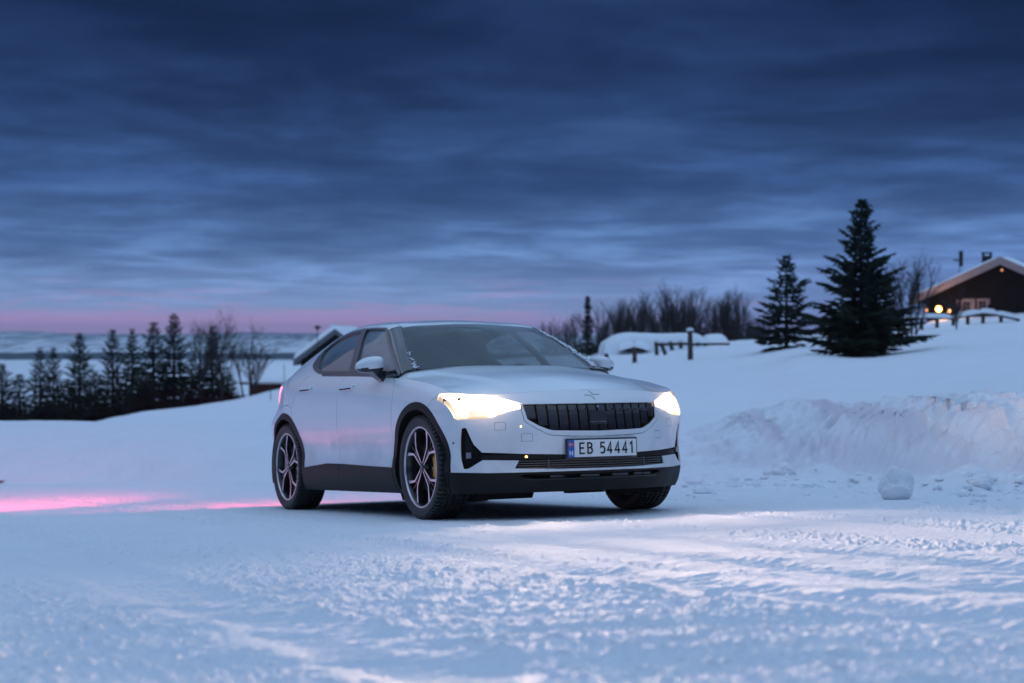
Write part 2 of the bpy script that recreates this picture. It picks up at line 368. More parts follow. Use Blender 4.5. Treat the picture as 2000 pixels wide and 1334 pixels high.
pad = np.pad(Z, ((12, 12), (0, 0)), mode='edge'); Z = sum(pad[k:k + len(ucol)] * kern[k] for k in range(25))
iu = (yrow > yr[-1]) & (yrow < 25); kk_ = np.exp(-np.linspace(-2, 2, 13) ** 2); kk_ /= kk_.sum(); Zu = Z[:, iu]; pz = np.pad(Zu, ((0, 0), (6, 6)), mode='reflect', reflect_type='odd'); Z[:, iu] = sum(pz[:, k:k + Zu.shape[1]] * kk_[k] for k in range(13))
pad = np.pad(BK, ((12, 12), (0, 0)), mode='edge'); BK = sum(pad[k:k + len(ucol)] * kern[k] for k in range(25))
Z0 = Z.copy()
# road surface relief, in the car's own axes (tracks run along its length)
dx, dy = Xg - CART[0], Yg - CART[1]
XC = CARM[0, 0] * dx + CARM[1, 0] * dy; YC = CARM[0, 1] * dx + CARM[1, 1] * dy
road = (1 - sst(Yg, 24, 34)) * (1 - BK)
lane = fbm(YC * 1.15, XC * .05, 3, 5)
rough = sst(lane, -.12, .16)
curve = YC + .25 * np.sin(XC * .22)
tr = np.zeros_like(Z)
for c0, w, d in ((-.80, .15, .012), (.80, .15, .012), (-2.05, .14, .016), (-3.6, .16, .020), (2.0, .14, .014), (3.5, .15, .016), (-5.2, .2, .02), (-1.35, .12, .010), (5.3, .15, .015)):
    q = curve - c0 - .12 * pnoise(XC * .12, np.full_like(XC, c0), 9); g = np.exp(-(q / w) ** 4)
    tread = np.sin(XC * 2 * np.pi / .075 + 20 * np.abs(q)) * .0075
    tr += g * (-d + tread) + .010 * np.exp(-((np.abs(q) - w * 1.35) / .05) ** 2) * (1 + fbm(XC * 6, YC * 6, 2, 31))
fine = fbm(XC * 26, YC * 34, 2, 11, .6); lump = np.clip(fbm(XC * 14, YC * 22, 3, 17, .6), 0, 1) ** 1.3; lump2 = np.clip(fbm(XC * 3.1, YC * 5.2, 3, 19) - .1, 0, 1)
near = 1 - sst(Yg, 5.2, 8.2)
drift = fbm(Xg * .9 + .3 * Yg, Yg * 2.0, 4, 23, .5)
ridge = 1 - np.abs(fbm(Xg * .55 + .2, Yg * 1.5, 3, 41)) * 2
Z += road * (tr * (1 - .6 * near) + .0034 * fine * (.3 + 1.2 * rough) + .0125 * lump * (.18 + 1.2 * rough) * (1 - .3 * near) + .012 * lump2 * (.2 + .6 * rough) * sst(Yg, 9.5, 6.0 - .001))
Z += road * near * (.016 * drift + .010 * np.clip(ridge, 0, 1) ** 3) + road * .005 * fbm(Xg * .5, Yg * .7, 2, 3)
under = sst(XC, -4.2, -3.4) * (1 - sst(XC, .5, 1.2)) * (1 - sst(np.abs(YC), 1.0, 1.5))
Z = Z * (1 - under) + (Z0 + .004 * fine + .006) * under
# ploughed banks: billowed clods
right = sst(U, 1250, 1500)
zz = Z0 * 1.0
rx = Xg * .9 + Yg * .55; ry = Yg * 1.9 - Xg * .35
b1 = np.abs(fbm(rx * .8, ry * .8, 3, 51, .5)); b2 = np.abs(fbm(rx * 2.3, ry * 2.3, 3, 61, .5)); b3 = fbm(rx * 7, ry * 7, 3, 65)
top = fbm(Xg * .5, Yg * .4, 3, 71)
holes_ = np.clip(fbm(rx * 2.7 + 9, ry * 2.0, 2, 67) - .30, 0, 1) * np.exp(-((Yg - FT[:, None] - .35) / .35) ** 2) * right
bz1 = np.abs(fbm(Xg * 1.1 + 4 + Z0 * .5, Z0 * 1.5 - Xg * .3, 2, 151, .5)); bz2 = np.abs(fbm(Xg * 2.9 + Z0, Z0 * 3.3 - Xg * .8, 2, 161, .5)); bz3 = fbm(Xg * 1.0, Z0 * 1.6, 2, 171)
Yd = -BY * ((.34 - bz1) * (.10 + .62 * right) + (.28 - bz2) * (.04 + .22 * right) + .10 * bz3 * right)
Z += BK * ((.06 + .16 * right) * (.30 - b1) + (.02 + .07 * right) * (.25 - b2) + .010 * b3 + .06 * top * (.4 + right)) - .22 * holes_
berm = np.exp(-((Yg - FT[:, None] + 1.2) / 1.0) ** 2) * right
Z += berm * .07 * (.5 + fbm(Xg * .9, Yg * .9, 3, 81))
hill = sst(Yg, 24, 36) * (1 - sst(Yg, 100, 140))
Z += hill * (.11 * fbm(Xg * .16, Yg * .10, 4, 91, .55) + .02 * fbm(Xg * .8, Yg * .5, 3, 95)) * (1 - BK)
Z += sst(Yg, 2600, 4200) * (14 * fbm(Xg * .0007, Yg * .0005, 4, 101) + 3)* (1 - sst(Yg, 7000, 9500)*.6)
Y2 = np.maximum.accumulate(Yg + Yd + np.arange(len(yrow))[None, :] * 1e-4, axis=1)
for bu, bv, br, bh in ((1842, 966, .34, .12), (1868, 960, .22, .10), (1402, 938, .2, .07), (1610, 936, .3, .09), (1690, 948, .22, .08), (1930, 958, .3, .08), (1360, 930, .3, .10)):
    by = 1657 / (bv - 863 + .027 * (bu - 1000)); bx = (bu - 1000) / F_PX * by; Z += bh * np.exp(-(((Xg - bx) / br) ** 2 + ((Yg - by) / (br * 1.2)) ** 2) ** 1.5) * (1 + .5 * b2)
G3 = np.stack([Xg * (Y2 / Yg), Y2, Z], -1)
def land_z(x, y):
    u = 1000 + x / y * F_PX; c = np.interp(u, ucol, np.arange(len(ucol))); r = np.interp(y, yrow, np.arange(len(yrow)))
    c0 = int(min(c, len(ucol) - 2)); r0 = int(min(r, len(yrow) - 2)); a = c - c0; b = r - r0
    return float((Z[c0, r0] * (1 - a) + Z[c0 + 1, r0] * a) * (1 - b) + (Z[c0, r0 + 1] * (1 - a) + Z[c0 + 1, r0 + 1] * a) * b)
def at(u, y, v=None):
    x = (u - 1000) / F_PX * y
    return (x, y, land_z(x, y) if v is None else v_to_z(v, y))
gm, t, b, snowcol, g = snow_mat('snow_ground')
sp = t.nodes.new('ShaderNodeSeparateXYZ'); t.links.new(g.outputs['Position'], sp.inputs[0])
mp = t.nodes.new('ShaderNodeVectorMath'); mp.operation = 'MULTIPLY'; mp.inputs[1].default_value = (1, .14, 1); t.links.new(g.outputs['Position'], mp.inputs[0])
fn = t.nodes.new('ShaderNodeTexNoise'); fn.inputs['Scale'].default_value = .028; fn.inputs['Detail'].default_value = 6; fn.inputs['Roughness'].default_value = .75; t.links.new(mp.outputs[0], fn.inputs['Vector'])
# spruce forest patches on the far valley side, open lake ice and mires between
d = sp.outputs[1]
hi = ramp_n(t, math_n(t, 'DIVIDE', d, 9800.), [(.0, (.0,) * 3), (.10, (.0,) * 3), (.125, (.5,) * 3), (.15, (.20,) * 3), (.225, (.10,) * 3), (.245, (.85,) * 3), (.285, (.85,) * 3), (.31, (.46,) * 3), (.60, (.50,) * 3), (.72, (.56,) * 3), (.78, (.9,) * 3), (1, (.9,) * 3)], 'LINEAR')
fm = smooth_n(t, math_n(t, 'ADD', fn.outputs[0], math_n(t, 'SUBTRACT', hi, .5)), .44, .56)
fm = math_n(t, 'MULTIPLY', fm, smooth_n(t, d, 900, 1200))
t.links.new(mix_n(t, fm, snowcol, (.035, .045, .045)), b.inputs['Base Color'])
ground = grid_mesh('snow_ground', G3, gm); tag(ground, kind='structure')
# a wide sheet of snow carries on round and behind the camera
S = []
for yy in (-140, -60, -20, -6, 0, 1.1):
    S.append([(xx, yy, plane_z(xx * .6, yy * .5) - (.0 if yy < 1 else .02) + (.4 if abs(xx) > 30 else 0)) for xx in (-160, -60, -20, -6, -1, -.35, .35, 1, 6, 20, 60, 160)])
so = grid_mesh('snow_field', np.array(S), M['snow']); tag(so, kind='structure')
S = []
for xx in (-160, -60, -30, -16, -9):      # flanks outside the picture, left and right
    S.append([(xx if s == 0 else xx, yy, min(plane_z(xx * .6, min(yy, 26)) - .25, 1.2)) for s in (0,) for yy in (.5, 6, 12, 20, 30)])
lf = grid_mesh('snow_field', np.array(S), M['snow']); tag(lf, kind='structure')
S = [[(xx, yy, min(plane_z(xx * .6, min(yy, 26)) - .25, 1.2)) for yy in (.5, 6, 12, 20, 30)] for xx in (9, 16, 30, 60, 160)]
rf_ = grid_mesh('snow_field', np.array(S), M['snow']); tag(rf_, kind='structure')

# free clods of snow lying on the road edge
def snow_lump(u, v, wpx, hpx, seed, label, flat=.0):
    y = None
    for q in np.linspace(8, 22, 700):
        x = (u - 1000) / F_PX * q
        if 655 + (HC - land_z(x, q)) * F_PX / q < v: y = q; break
    x = (u - 1000) / F_PX * y; z = land_z(x, y); w = wpx * y / F_PX / 2; h = hpx * y / F_PX
    bm = bmesh.new(); bmesh.ops.create_icosphere(bm, subdivisions=5, radius=1)
    for q in bm.verts:
        n = q.co.copy(); a = 1 + .05 * float(fbm(n.x * 2 + 5, n.y * 2 + n.z * 1.6, 2, seed + 3)) + .20 * float(fbm(n.x * .9 + seed + n.z * .5, n.y * .9 + n.z * 1.1, 2, seed)) + .035 * float(fbm(n.x * 3 + n.z * 2, n.y * 3 - n.z * 2.6, 3, seed + 7))
        top = 1 - .12 * max(0, n.z)
        q.co = Vector((n.x * w * a * top, n.y * w * .9 * a * top, (n.z * .5 + (.40 if hpx > wpx * .7 else .16)) * h * (1 if hpx > wpx * .7 else 1.35) * float(a)))
    me = bpy.data.meshes.new('snow_lump'); bm.to_mesh(me); bm.free(); me.materials.append(M['snow_soft'])
    me.polygons.foreach_set('use_smooth', [True] * len(me.polygons))
    o = bpy.data.objects.new('snow_lump', me); COL.objects.link(o); o.location = (x, y, z); tag(o, label, 'snow lump', 'snow lumps along the road edge'); return o
snow_lump(1750, 976, 70, 66, 3, 'upright ball-like lump of snow standing alone before the ploughed bank')
#snow_lump(1846, 962, 74, 22, 5, 'low wide heap of snow just right of the upright ball-like lump')
snow_lump(1915, 950, 52, 26, 8, 'rounded clod of snow at the foot of the ploughed bank near the right edge')
snow_lump(1530, 926, 44, 26, 12, 'rounded clod resting against the foot of the bank midway between car and snow ball')
#snow_lump(1402, 936, 30, 12, 14, 'small low snow clod nearest the right side of the car')

# crumbs broken off the bank, and grit-sized snow scattered over the road shoulder
rc = random.Random(12); bmc = bmesh.new()
for k in range(300):
    if k < 300: u = rc.uniform(1330, 2030); v = np.interp(u, [1330, 1500, 1790, 2030], [936, 932, 948, 950]) + abs(rc.gauss(0, 14))
    else: u = rc.uniform(-10, 520); v = 948 + abs(rc.gauss(0, 9))
    y = 1657 / (v - 863 + .027 * (u - 1000)); 
    if y < 6 or y > 32: continue
    x = (u - 1000) / F_PX * y; r_ = rc.uniform(.012, .035) * (2.2 if rc.random() < .12 else 1)
    q = bmesh.ops.create_icosphere(bmc, subdivisions=2, radius=r_)['verts']; sx_, sy_, sz_ = rc.uniform(.7, 1.6), rc.uniform(.7, 1.4), rc.uniform(.5, 1.0); z_ = land_z(x, y) + r_ * .25
    for w_ in q:
        j_ = 1 + rc.uniform(-.16, .16); w_.co = Vector((w_.co.x * sx_ * j_ + x, w_.co.y * sy_ * j_ + y, w_.co.z * sz_ * j_ + z_))
me = bpy.data.meshes.new('snow_crumbs'); bmc.to_mesh(me); bmc.free(); me.materials.append(M['snow_soft']); o = bpy.data.objects.new('snow_crumbs', me); COL.objects.link(o)
tag(o, 'loose crumbs of snow strewn along the foot of the ploughed banks', 'snow crumbs', kind='stuff')
# ------------------------------------------------------------------ the car: body surfaces
def cr(tab, n):
    """Catmull-Rom (centripetal-ish, chord param) through rows of tab -> n samples equally spaced by arc."""
    P=np.array(tab,float); d=np.r_[0,np.cumsum(np.sqrt((np.diff(P,axis=0)**2).sum(1))**.8+1e-9)]
    t=np.linspace(0,d[-1],n*4); out=np.stack([pchipish(d,P[:,k],t) for k in range(P.shape[1])],1)
    a=np.r_[0,np.cumsum(np.sqrt((np.diff(out[:,:3],axis=0)**2).sum(1)))]
    return np.stack([np.interp(np.linspace(0,a[-1],n),a,out[:,k]) for k in range(P.shape[1])],1)
def pchipish(x,y,t):
    """natural cubic spline"""
    n=len(x)
    if n==2: return np.interp(t,x,y)
    h=np.diff(x);A=np.zeros((n,n));r=np.zeros(n);A[0,0]=A[-1,-1]=1
    for i in range(1,n-1):
        A[i,i-1]=h[i-1];A[i,i]=2*(h[i-1]+h[i]);A[i,i+1]=h[i];r[i]=6*((y[i+1]-y[i])/h[i]-(y[i]-y[i-1])/h[i-1])
    m=np.linalg.solve(A,r);k=np.clip(np.searchsorted(x,t)-1,0,n-2);a=x[k+1]-t;b=t-x[k];H=h[k]
    return m[k]*a**3/(6*H)+m[k+1]*b**3/(6*H)+(y[k]/H-m[k]*H/6)*a+(y[k+1]/H-m[k+1]*H/6)*b
OUT=[(.885,0,.846),(.872,.2,.844),(.830,.4,.838),(.768,.55,.830),(.684,.68,.826),(.595,.78,.831),(.510,.868,.843),(.405,.912,.863),(.25,.924,.893),(.1,.929,.922),(-.1,.930,.950),(-.34,.93,.976),(-.52,.93,.99),(-1,.928,1.03),(-1.4,.928,1.053),(-2,.928,1.08),(-2.5,.926,1.098),(-2.9,.915,1.10),(-3.15,.882,1.095),(-3.35,.825,1.085),(-3.5,.757,1.075),(-3.61,.68,1.07),(-3.68,.56,1.07),(-3.722,.3,1.075),(-3.735,0,1.08)]
NS,NZ=460,56
def band(extra=0.,nz=NZ):
    O=cr(OUT,NS);x,y,zt=O.T
    T=np.gradient(O[:,:2],axis=0);T/=np.linalg.norm(T,axis=1)[:,None]
    n=np.stack([-T[:,1],T[:,0]],1);n*=np.where((n*np.stack([x+1.4,y],1)).sum(1)>0,1,-1)[:,None]
    n[0]=[1,0];n[-1]=[-1,0]
    wf=1-sst(y,.60,.90);wf=np.where(x<0,0,wf);wr=np.where(x<-2,1-sst(x,-3.66,-3.2),0)
    w=np.linspace(0,1,nz)[None,:];zb=.185
    z=zb+(zt[:,None]-zb)*w; rel=z-zt[:,None]
    dF=np.interp(z,[.15,.2,.28,.33,.4,.5,.6,.7,.76,.80,.846],[.10,.075,.03,.012,.0,-.003,0,.015,.036,.055,.085])
    dS=np.interp(rel,[-.3,-.2,-.13,-.08,-.04,-.015,0],[0,.001,.007,.020,.036,.052,.064])+np.interp(z,[.15,.22,.30,.37,.45,.54,.64,.72],[.08,.035,.016,.012,.026,.024,.006,0])
    dR=np.interp(z,[.2,.3,.45,.62,.7,.8,.95,1.08],[.12,.03,0,0,.02,.03,.03,.05])
    # smooth profiles a little
    d=wf[:,None]*dF+wr[:,None]*dR+(1-wf-wr)[:,None]*dS
    k=np.array([.2,.6,.2])
    for _ in range(3):
        d[:,1:-1]=d[:,:-2]*.25+d[:,1:-1]*.5+d[:,2:]*.25
    # wheel flares
    for xc in (0,-2.735):
        d-= .008*np.exp(-((x[:,None]-xc)**2)/.16)*np.exp(-((z-.62)**2)/.05)*(1-wf-wr)[:,None]
    d=d+.066*sst(z,.70,.90)*(sst(-x,2.65,3.12)*(1-.85*sst(-x,3.38,3.60)))[:,None]
    d=d+extra
    return np.stack([x[:,None]-n[:,0:1]*d*1.0,y[:,None]-n[:,1:2]*d,z],2)   # (NS,NZ,3)
# greenhouse stations
C_=[(-.44,.805,1.038),(-.62,.757,1.137),(-.85,.690,1.262),(-1.08,.625,1.372),(-1.25,.605,1.42),(-1.6,.600,1.442),(-1.9,.600,1.438),(-2.24,.600,1.402),(-2.55,.600,1.342),(-2.8,.602,1.277),(-3.05,.606,1.208),(-3.33,.61,1.138),(-3.6,.58,1.088)]
D_=[(-.36,1.066),(-.55,1.170),(-.80,1.302),(-1.03,1.412),(-1.25,1.462),(-1.6,1.490),(-1.95,1.488),(-2.28,1.458),(-2.6,1.400),(-2.88,1.332),(-3.15,1.255),(-3.42,1.172),(-3.66,1.095)]
BX=[-.43,-.58,-.82,-1.05,-1.25,-1.6,-1.9,-2.24,-2.55,-2.8,-3.05,-3.33,-3.6]
NG,NV=300,70
def greenhouse():
    B=band();top=B[:,-1,:];o=np.argsort(-np.arange(NS))
    side=top[(top[:,0]<0)]; 
    order=np.argsort(side[:,0]);bx,by,bz=side[order].T
    tt=np.arange(len(BX),dtype=float);t=np.linspace(0,len(BX)-1,NG)
    C=np.stack([pchipish(tt,np.array(C_)[:,k],t) for k in range(3)],1)
    D=np.stack([pchipish(tt,np.array(D_)[:,0],t),np.zeros(NG),pchipish(tt,np.array(D_)[:,1],t)],1)
    xb=pchipish(tt,np.array(BX),t);Bp=np.stack([xb,np.interp(xb,bx,by)-.002,np.interp(xb,bx,bz)-.001],1)
    G=np.zeros((NG,NV,3))
    for i in range(NG):
        b,c,d=Bp[i],C[i],D[i];h=np.linalg.norm(c-b)
        m=(b+c)/2+np.array([0,.022*min(1,h/.3),.0]);q1=c+(b-c)*.10+np.array([0,.010*min(1,h/.3),.002])
        wq=np.clip(h/.3,0,1)
        c2=c*.90+d*.10;c2=c2+np.array([0,0,.010*wq+.004]); 
        e=c*.5+d*.5;cz=.25*(c[2]-d[2]);e=e+np.array([(d[0]-c[0])*.25,0,-cz*1.0]) 
        e2=c*.25+d*.75;e2=e2+np.array([(d[0]-c[0])*.19,0,-.19*(c[2]-d[2])])
        P=np.array([b,m,q1,c,c2,e,e2,d]);L=np.r_[0,np.cumsum(np.linalg.norm(np.diff(P,axis=0),axis=1))]
        # spline over mirrored set for symmetric centre
        P2=np.vstack([P,P[-2::-1]*[1,-1,1]]);L2=np.r_[L,2*L[-1]-L[-2::-1]]
        s=np.linspace(0,L[-1],NV);G[i]=np.stack([pchipish(L2,P2[:,k],s) for k in range(3)],1)
    G[:,-1,1]=0
    return G
def tps(P,Z,lam=1e-5):
    P=np.array(P);n=len(P);d=np.linalg.norm(P[:,None]-P[None],axis=2);K=np.where(d>0,d*d*np.log(d+1e-12),0)+lam*np.eye(n)
    Q=np.c_[np.ones(n),P];A=np.zeros((n+3,n+3));A[:n,:n]=K;A[:n,n:]=Q;A[n:,:n]=Q.T
    w=np.linalg.solve(A,np.r_[Z,0,0,0])
    def f(x,y):
        sh=x.shape;X=np.c_[x.ravel(),y.ravel()];d=np.linalg.norm(X[:,None]-P[None],axis=2)
        return ((np.where(d>0,d*d*np.log(d+1e-12),0)@w[:n])+w[n]+X@w[n+1:]).reshape(sh)
    return f
HCP=[(.70,0,.885),(.55,0,.925),(.35,0,.968),(.1,0,1.007),(-.15,0,1.040),(-.36,0,1.062),
(.62,.38,.878),(.45,.38,.922),(.2,.38,.972),(-.1,.38,1.018),(-.38,.42,1.056),
(.48,.62,.880),(.30,.62,.922),(.05,.62,.963),(-.2,.62,.999),(-.41,.65,1.036),(.25,.75,.905),(0,.78,.948),(-.25,.79,.982),(-.43,.80,1.018)]
def hood():
    B=band();top=B[:,-1,:];e=top[top[:,0]>-.5][::6]
    pts=[tuple(q[:2]) for q in e]+[(q[0],-q[1]) for q in e if q[1]>1e-4];Z=[q[2] for q in e]+[q[2] for q in e if q[1]>1e-4]
    for x,y,z in HCP:
        pts.append((x,y));Z.append(z)
        if y>0: pts.append((x,-y));Z.append(z)
    return tps(pts,np.array(Z)),top[top[:,0]>-.50]
car = empty('car'); car.matrix_world = Matrix([[*CARM[i], CART[i]] for i in range(3)] + [[0, 0, 0, 1]])
tag(car, 'silver white electric fastback car with blazing headlamps on the snowy road', 'car')
GB = band(); GG = greenhouse(); HF, HEDGE = hood()
def solid(o, th=.010, off=-1, spl=38):
    m = o.modifiers.new('thickness', 'SOLIDIFY'); m.thickness = th; m.offset = off
    if spl: split_mod(o, spl)
    return o
def bm_from_grid(G, mirror=True):
    bm = bmesh.new(); a, b = G.shape[:2]
    for s in ((1, -1) if mirror else (1,)):
        vs = [[bm.verts.new((G[i, j, 0], G[i, j, 1] * s, G[i, j, 2])) for j in range(b)] for i in range(a)]
        for i in range(a - 1):
            for j in range(b - 1):
                q = [vs[i][j], vs[i + 1][j], vs[i + 1][j + 1], vs[i][j + 1]]
                if s < 0: q = q[::-1]
                try: bm.faces.new(q)
                except ValueError: pass
    bmesh.ops.remove_doubles(bm, verts=bm.verts, dist=1e-5)
    return bm
def in_poly(P, x, y):
    c = False; n = len(P); j = n - 1
    for i in range(n):
        if (P[i][1] > y) != (P[j][1] > y) and x < (P[j][0] - P[i][0]) * (y - P[i][1]) / (P[j][1] - P[i][1]) + P[i][0]: c = not c
        j = i
    return c
AX = {'f': (1, 2, 0), 's': (0, 2, 1), 't': (0, 1, 2)}     # front (y,z), side (x,z), top (x,y)
def fcen(f): return f.calc_center_median()
def cut(bm, P, view, ok, mark=None, layer=None, keep=None):
    """cut the outline P into the skin; mark the faces inside it"""
    a, b, c = AX[view]; n = len(P)
    X0 = min(p[0] for p in P) - .05; X1 = max(p[0] for p in P) + .05; Y0 = min(p[1] for p in P) - .05; Y1 = max(p[1] for p in P) + .05
    cand = []
    for f in bm.faces:
        m = f.verts[0].co
        if X0 < m[a] < X1 and Y0 < m[b] < Y1 and ok(fcen(f)): cand.append(f)
    cand = set(cand)
    for i in range(n):
        p, q = P[i], P[(i + 1) % n]; lo = (min(p[0], q[0]) - .006, min(p[1], q[1]) - .006); hi = (max(p[0], q[0]) + .006, max(p[1], q[1]) + .006)
        fs = []
        for f in cand:
            xs = [v.co[a] for v in f.verts]
            if max(xs) < lo[0] or min(xs) > hi[0]: continue
            ys = [v.co[b] for v in f.verts]
            if max(ys) < lo[1] or min(ys) > hi[1]: continue
            fs.append(f)
        if not fs: continue
        co = Vector((0, 0, 0)); co[a] = p[0]; co[b] = p[1]; no = Vector((0, 0, 0)); no[a] = q[1] - p[1]; no[b] = -(q[0] - p[0])
        if no.length < 1e-7: continue
        g = set(fs)
        for f in fs: g.update(f.edges); g.update(f.verts)
        r = bmesh.ops.bisect_plane(bm, geom=list(g), dist=1e-6, plane_co=co, plane_no=no.normalized())
        cand = {f for f in cand if f.is_valid}; cand.update(f for f in r['geom'] if isinstance(f, bmesh.types.BMFace))
    if mark is not None:
        for f in cand:
            m = fcen(f)
            if ok(m) and (keep is None or f[layer] in keep) and in_poly(P, m[a], m[b]): f[layer] = mark
def strip_polys(pts, w):
    return [[tuple(v) for v in q] for q in ribbon(pts, w)]
def take(bm, layer, ids, name, mat, parent=None, cond=None, smooth=True, matf=None):
    """copy the marked faces into an object of their own"""
    vm = {}; V = []; Fc = []
    for f in bm.faces:
        if f[layer] in ids and (cond is None or cond(fcen(f))):
            r = []
            for v in f.verts:
                if v.index not in vm: vm[v.index] = len(V); V.append(tuple(v.co))
                r.append(vm[v.index])
            Fc.append(r)
    if not Fc: print('EMPTY', name); return None
    if name == 'quarter_panel':      # slivers cut off by the seams become trim pieces of their own
        par = list(range(len(V)))
        def fd(i):
            while par[i] != i: par[i] = par[par[i]]; i = par[i]
            return i
        for f in Fc:
            for i in f[1:]: par[fd(i)] = fd(f[0])
        g = {}
        for f in Fc: g.setdefault(fd(f[0]), []).append(f)
        big = max(g.values(), key=len); rest = [x for x in g.values() if x is not big]
        for x in rest:
            ix = sorted({i for f in x for i in f}); mm_ = {i: k for k, i in enumerate(ix)}
            solid(mesh_obj('panel_trim', [V[i] for i in ix], [[mm_[i] for i in f] for f in x], mat, parent or car, smooth))
        ix = sorted({i for f in big for i in f}); mm_ = {i: k for k, i in enumerate(ix)}; V = [V[i] for i in ix]; Fc = [[mm_[i] for i in f] for f in big]
    return mesh_obj(name, V, Fc, mat, parent or car, smooth)
def sink(o, vec, name_floor=None, scale=None):
    """push a panel back by vec and keep walls round it"""
    bm = bmesh.new(); bm.from_mesh(o.data); fs = list(bm.faces)
    r = bmesh.ops.extrude_face_region(bm, geom=fs); vs = [v for v in r['geom'] if isinstance(v, bmesh.types.BMVert)]
    c = Vector((0, 0, 0))
    for v in vs: c += v.co
    c /= max(1, len(vs))
    for v in vs:
        d = v.co - c
        if scale: v.co = c + Vector((d.x, d.y * scale, d.z * scale))
        v.co += Vector((vec[0], vec[1] * (1 if v.co.y > 0 else -1), vec[2]))
    bmesh.ops.delete(bm, geom=fs, context='FACES_ONLY'); bm.to_mesh(o.data); bm.free(); split_mod(o, 30); return o
def mir(P): return [(-a, b) for a, b in P]
def both(H): return H + [(-a, b) for a, b in H[::-1] if abs(a) > 1e-6]
def xfront(y, z, extra=0.):
    y = abs(y); m = GB[:, :, 0].mean(1) > .25; A = GB[m]; xs = []; ys = []
    for i in range(0, len(A), 3): xs.append(np.interp(z, A[i, :, 2], A[i, :, 0])); ys.append(np.interp(z, A[i, :, 2], A[i, :, 1]))
    return float(np.interp(y, ys, xs)) + extra
def yside(x, z):
    m = (GB[:, 0, 1] > .5); A = GB[m]; xs = A[:, 30, 0]; o = np.argsort(xs); i = np.interp(x, xs[o], o); i0 = int(i)
    return float(np.interp(z, A[i0, :, 2], A[i0, :, 1]))

# ---- lower body skin, cut into its panels
bm = bm_from_grid(GB); LY = bm.faces.layers.int.new('part')
PA = dict(bumper=1, fender=2, fdoor=3, rdoor=4, quarter=5, clad=6, gap=7, grille=8, lamp=9, dark=10, valance=11, tail=12, sill=13, rbump=14, surround=15, slot=16, hole=17, dome=18)
def sideok(s, x1=.56, x0=-9): return lambda m: m.y * s > .45 and x0 < m.x < x1
frontok = lambda m: m.x > .25
allok = lambda m: True
for f in bm.faces:
    m = fcen(f); f[LY] = 1 if m.x > .2 else 5
# side zones
arcF = [(.0 + .452 * math.cos(a), .352 + .452 * math.sin(a)) for a in np.linspace(R(-25), R(205), 44)]
arcR = [(-2.735 + .452 * math.cos(a), .352 + .452 * math.sin(a)) for a in np.linspace(R(-25), R(205), 44)]
inF = [(.0 + .400 * math.cos(a), .352 + .400 * math.sin(a)) for a in np.linspace(R(-30), R(210), 44)]
inR = [(-2.735 + .400 * math.cos(a), .352 + .400 * math.sin(a)) for a in np.linspace(R(-30), R(210), 44)]
seam_fd = [(-.535, 1.06), (-.50, .985), (-.455, .955), (-.415, .88), (-.411, .836), (-.425, .74), (-.444, .658), (-.445, .52), (-.440, .30)]
seam_md = [(-1.36, 1.10), (-1.405, 1.045), (-1.475, .995), (-1.490, .92), (-1.492, .835), (-1.512, .70), (-1.514, .603), (-1.502, .42), (-1.50, .30)]
seam_rd = [(-2.19, 1.12), (-2.26, 1.085), (-2.34, 1.055), (-2.43, .95), (-2.50, .88), (-2.535, .81), (-2.53, .74), (-2.50, .66)]
seam_fb = [(.40, .862), (.30, .84), (.235, .81), (.19, .765), (.16, .74)]
seam_rb = [(-3.45, .78), (-3.2, .815), (-2.95, .848), (-2.8, .860), (-2.7, .868), (-2.6, .862), (-2.545, .84)]
for s in (1, -1):
    ok = sideok(s)
    P = [seam_fd[k] for k in range(len(seam_fd))] + [(.16, .30), (.16, .74)] + seam_fb[::-1][1:] + [(.42, 1.0), (.3, 1.1)]
    cut(bm, P, 's', sideok(s, .60), 2, LY, {1, 5})
    P = seam_fd + seam_md[::-1]; cut(bm, P, 's', ok, 3, LY, {1, 5, 2})
    P = seam_md + [(-2.3, .30), (-2.45, .50)] + seam_rd[::-1]; cut(bm, P, 's', ok, 4, LY, {5, 3})
    P = [(-3.9, .2), (-3.9, .80), (-3.6, .77)] + seam_rb + [(-2.62, .60), (-2.62, .2)]; cut(bm, P, 's', lambda m, s=s: m.y * s > .0 and m.x < -2.5, 14, LY, {5})
# dark lower body all round
    P = [(-.30, .10), (-.30, .357), (-.906, .370), (-1.426, .385), (-1.756, .389), (-2.217, .361), (-2.45, .34), (-2.45, .10)]
    cut(bm, P, 's', ok, 13, LY)
    P = [(-3.9, .10), (-3.9, .36), (-2.95, .36), (-2.95, .10)]; cut(bm, P, 's', lambda m, s=s: m.y * s > 0 and m.x < -2.9, 13, LY)
    cut(bm, arcF, 's', sideok(s, .60, -.7), 6, LY); cut(bm, arcR, 's', sideok(s, -2.1), 6, LY)
    cut(bm, inF, 's', sideok(s, .60, -.7), 17, LY); cut(bm, inR, 's', sideok(s, -2.1), 17, LY)
    P = [(-3.40, 1.05), (-3.50, .82), (-3.60, .82), (-3.64, .93), (-3.9, .93), (-3.9, 1.05)]
    cut(bm, P, 's', lambda m, s=s: m.y * s > -.01 and m.x < -3.2, 12, LY)
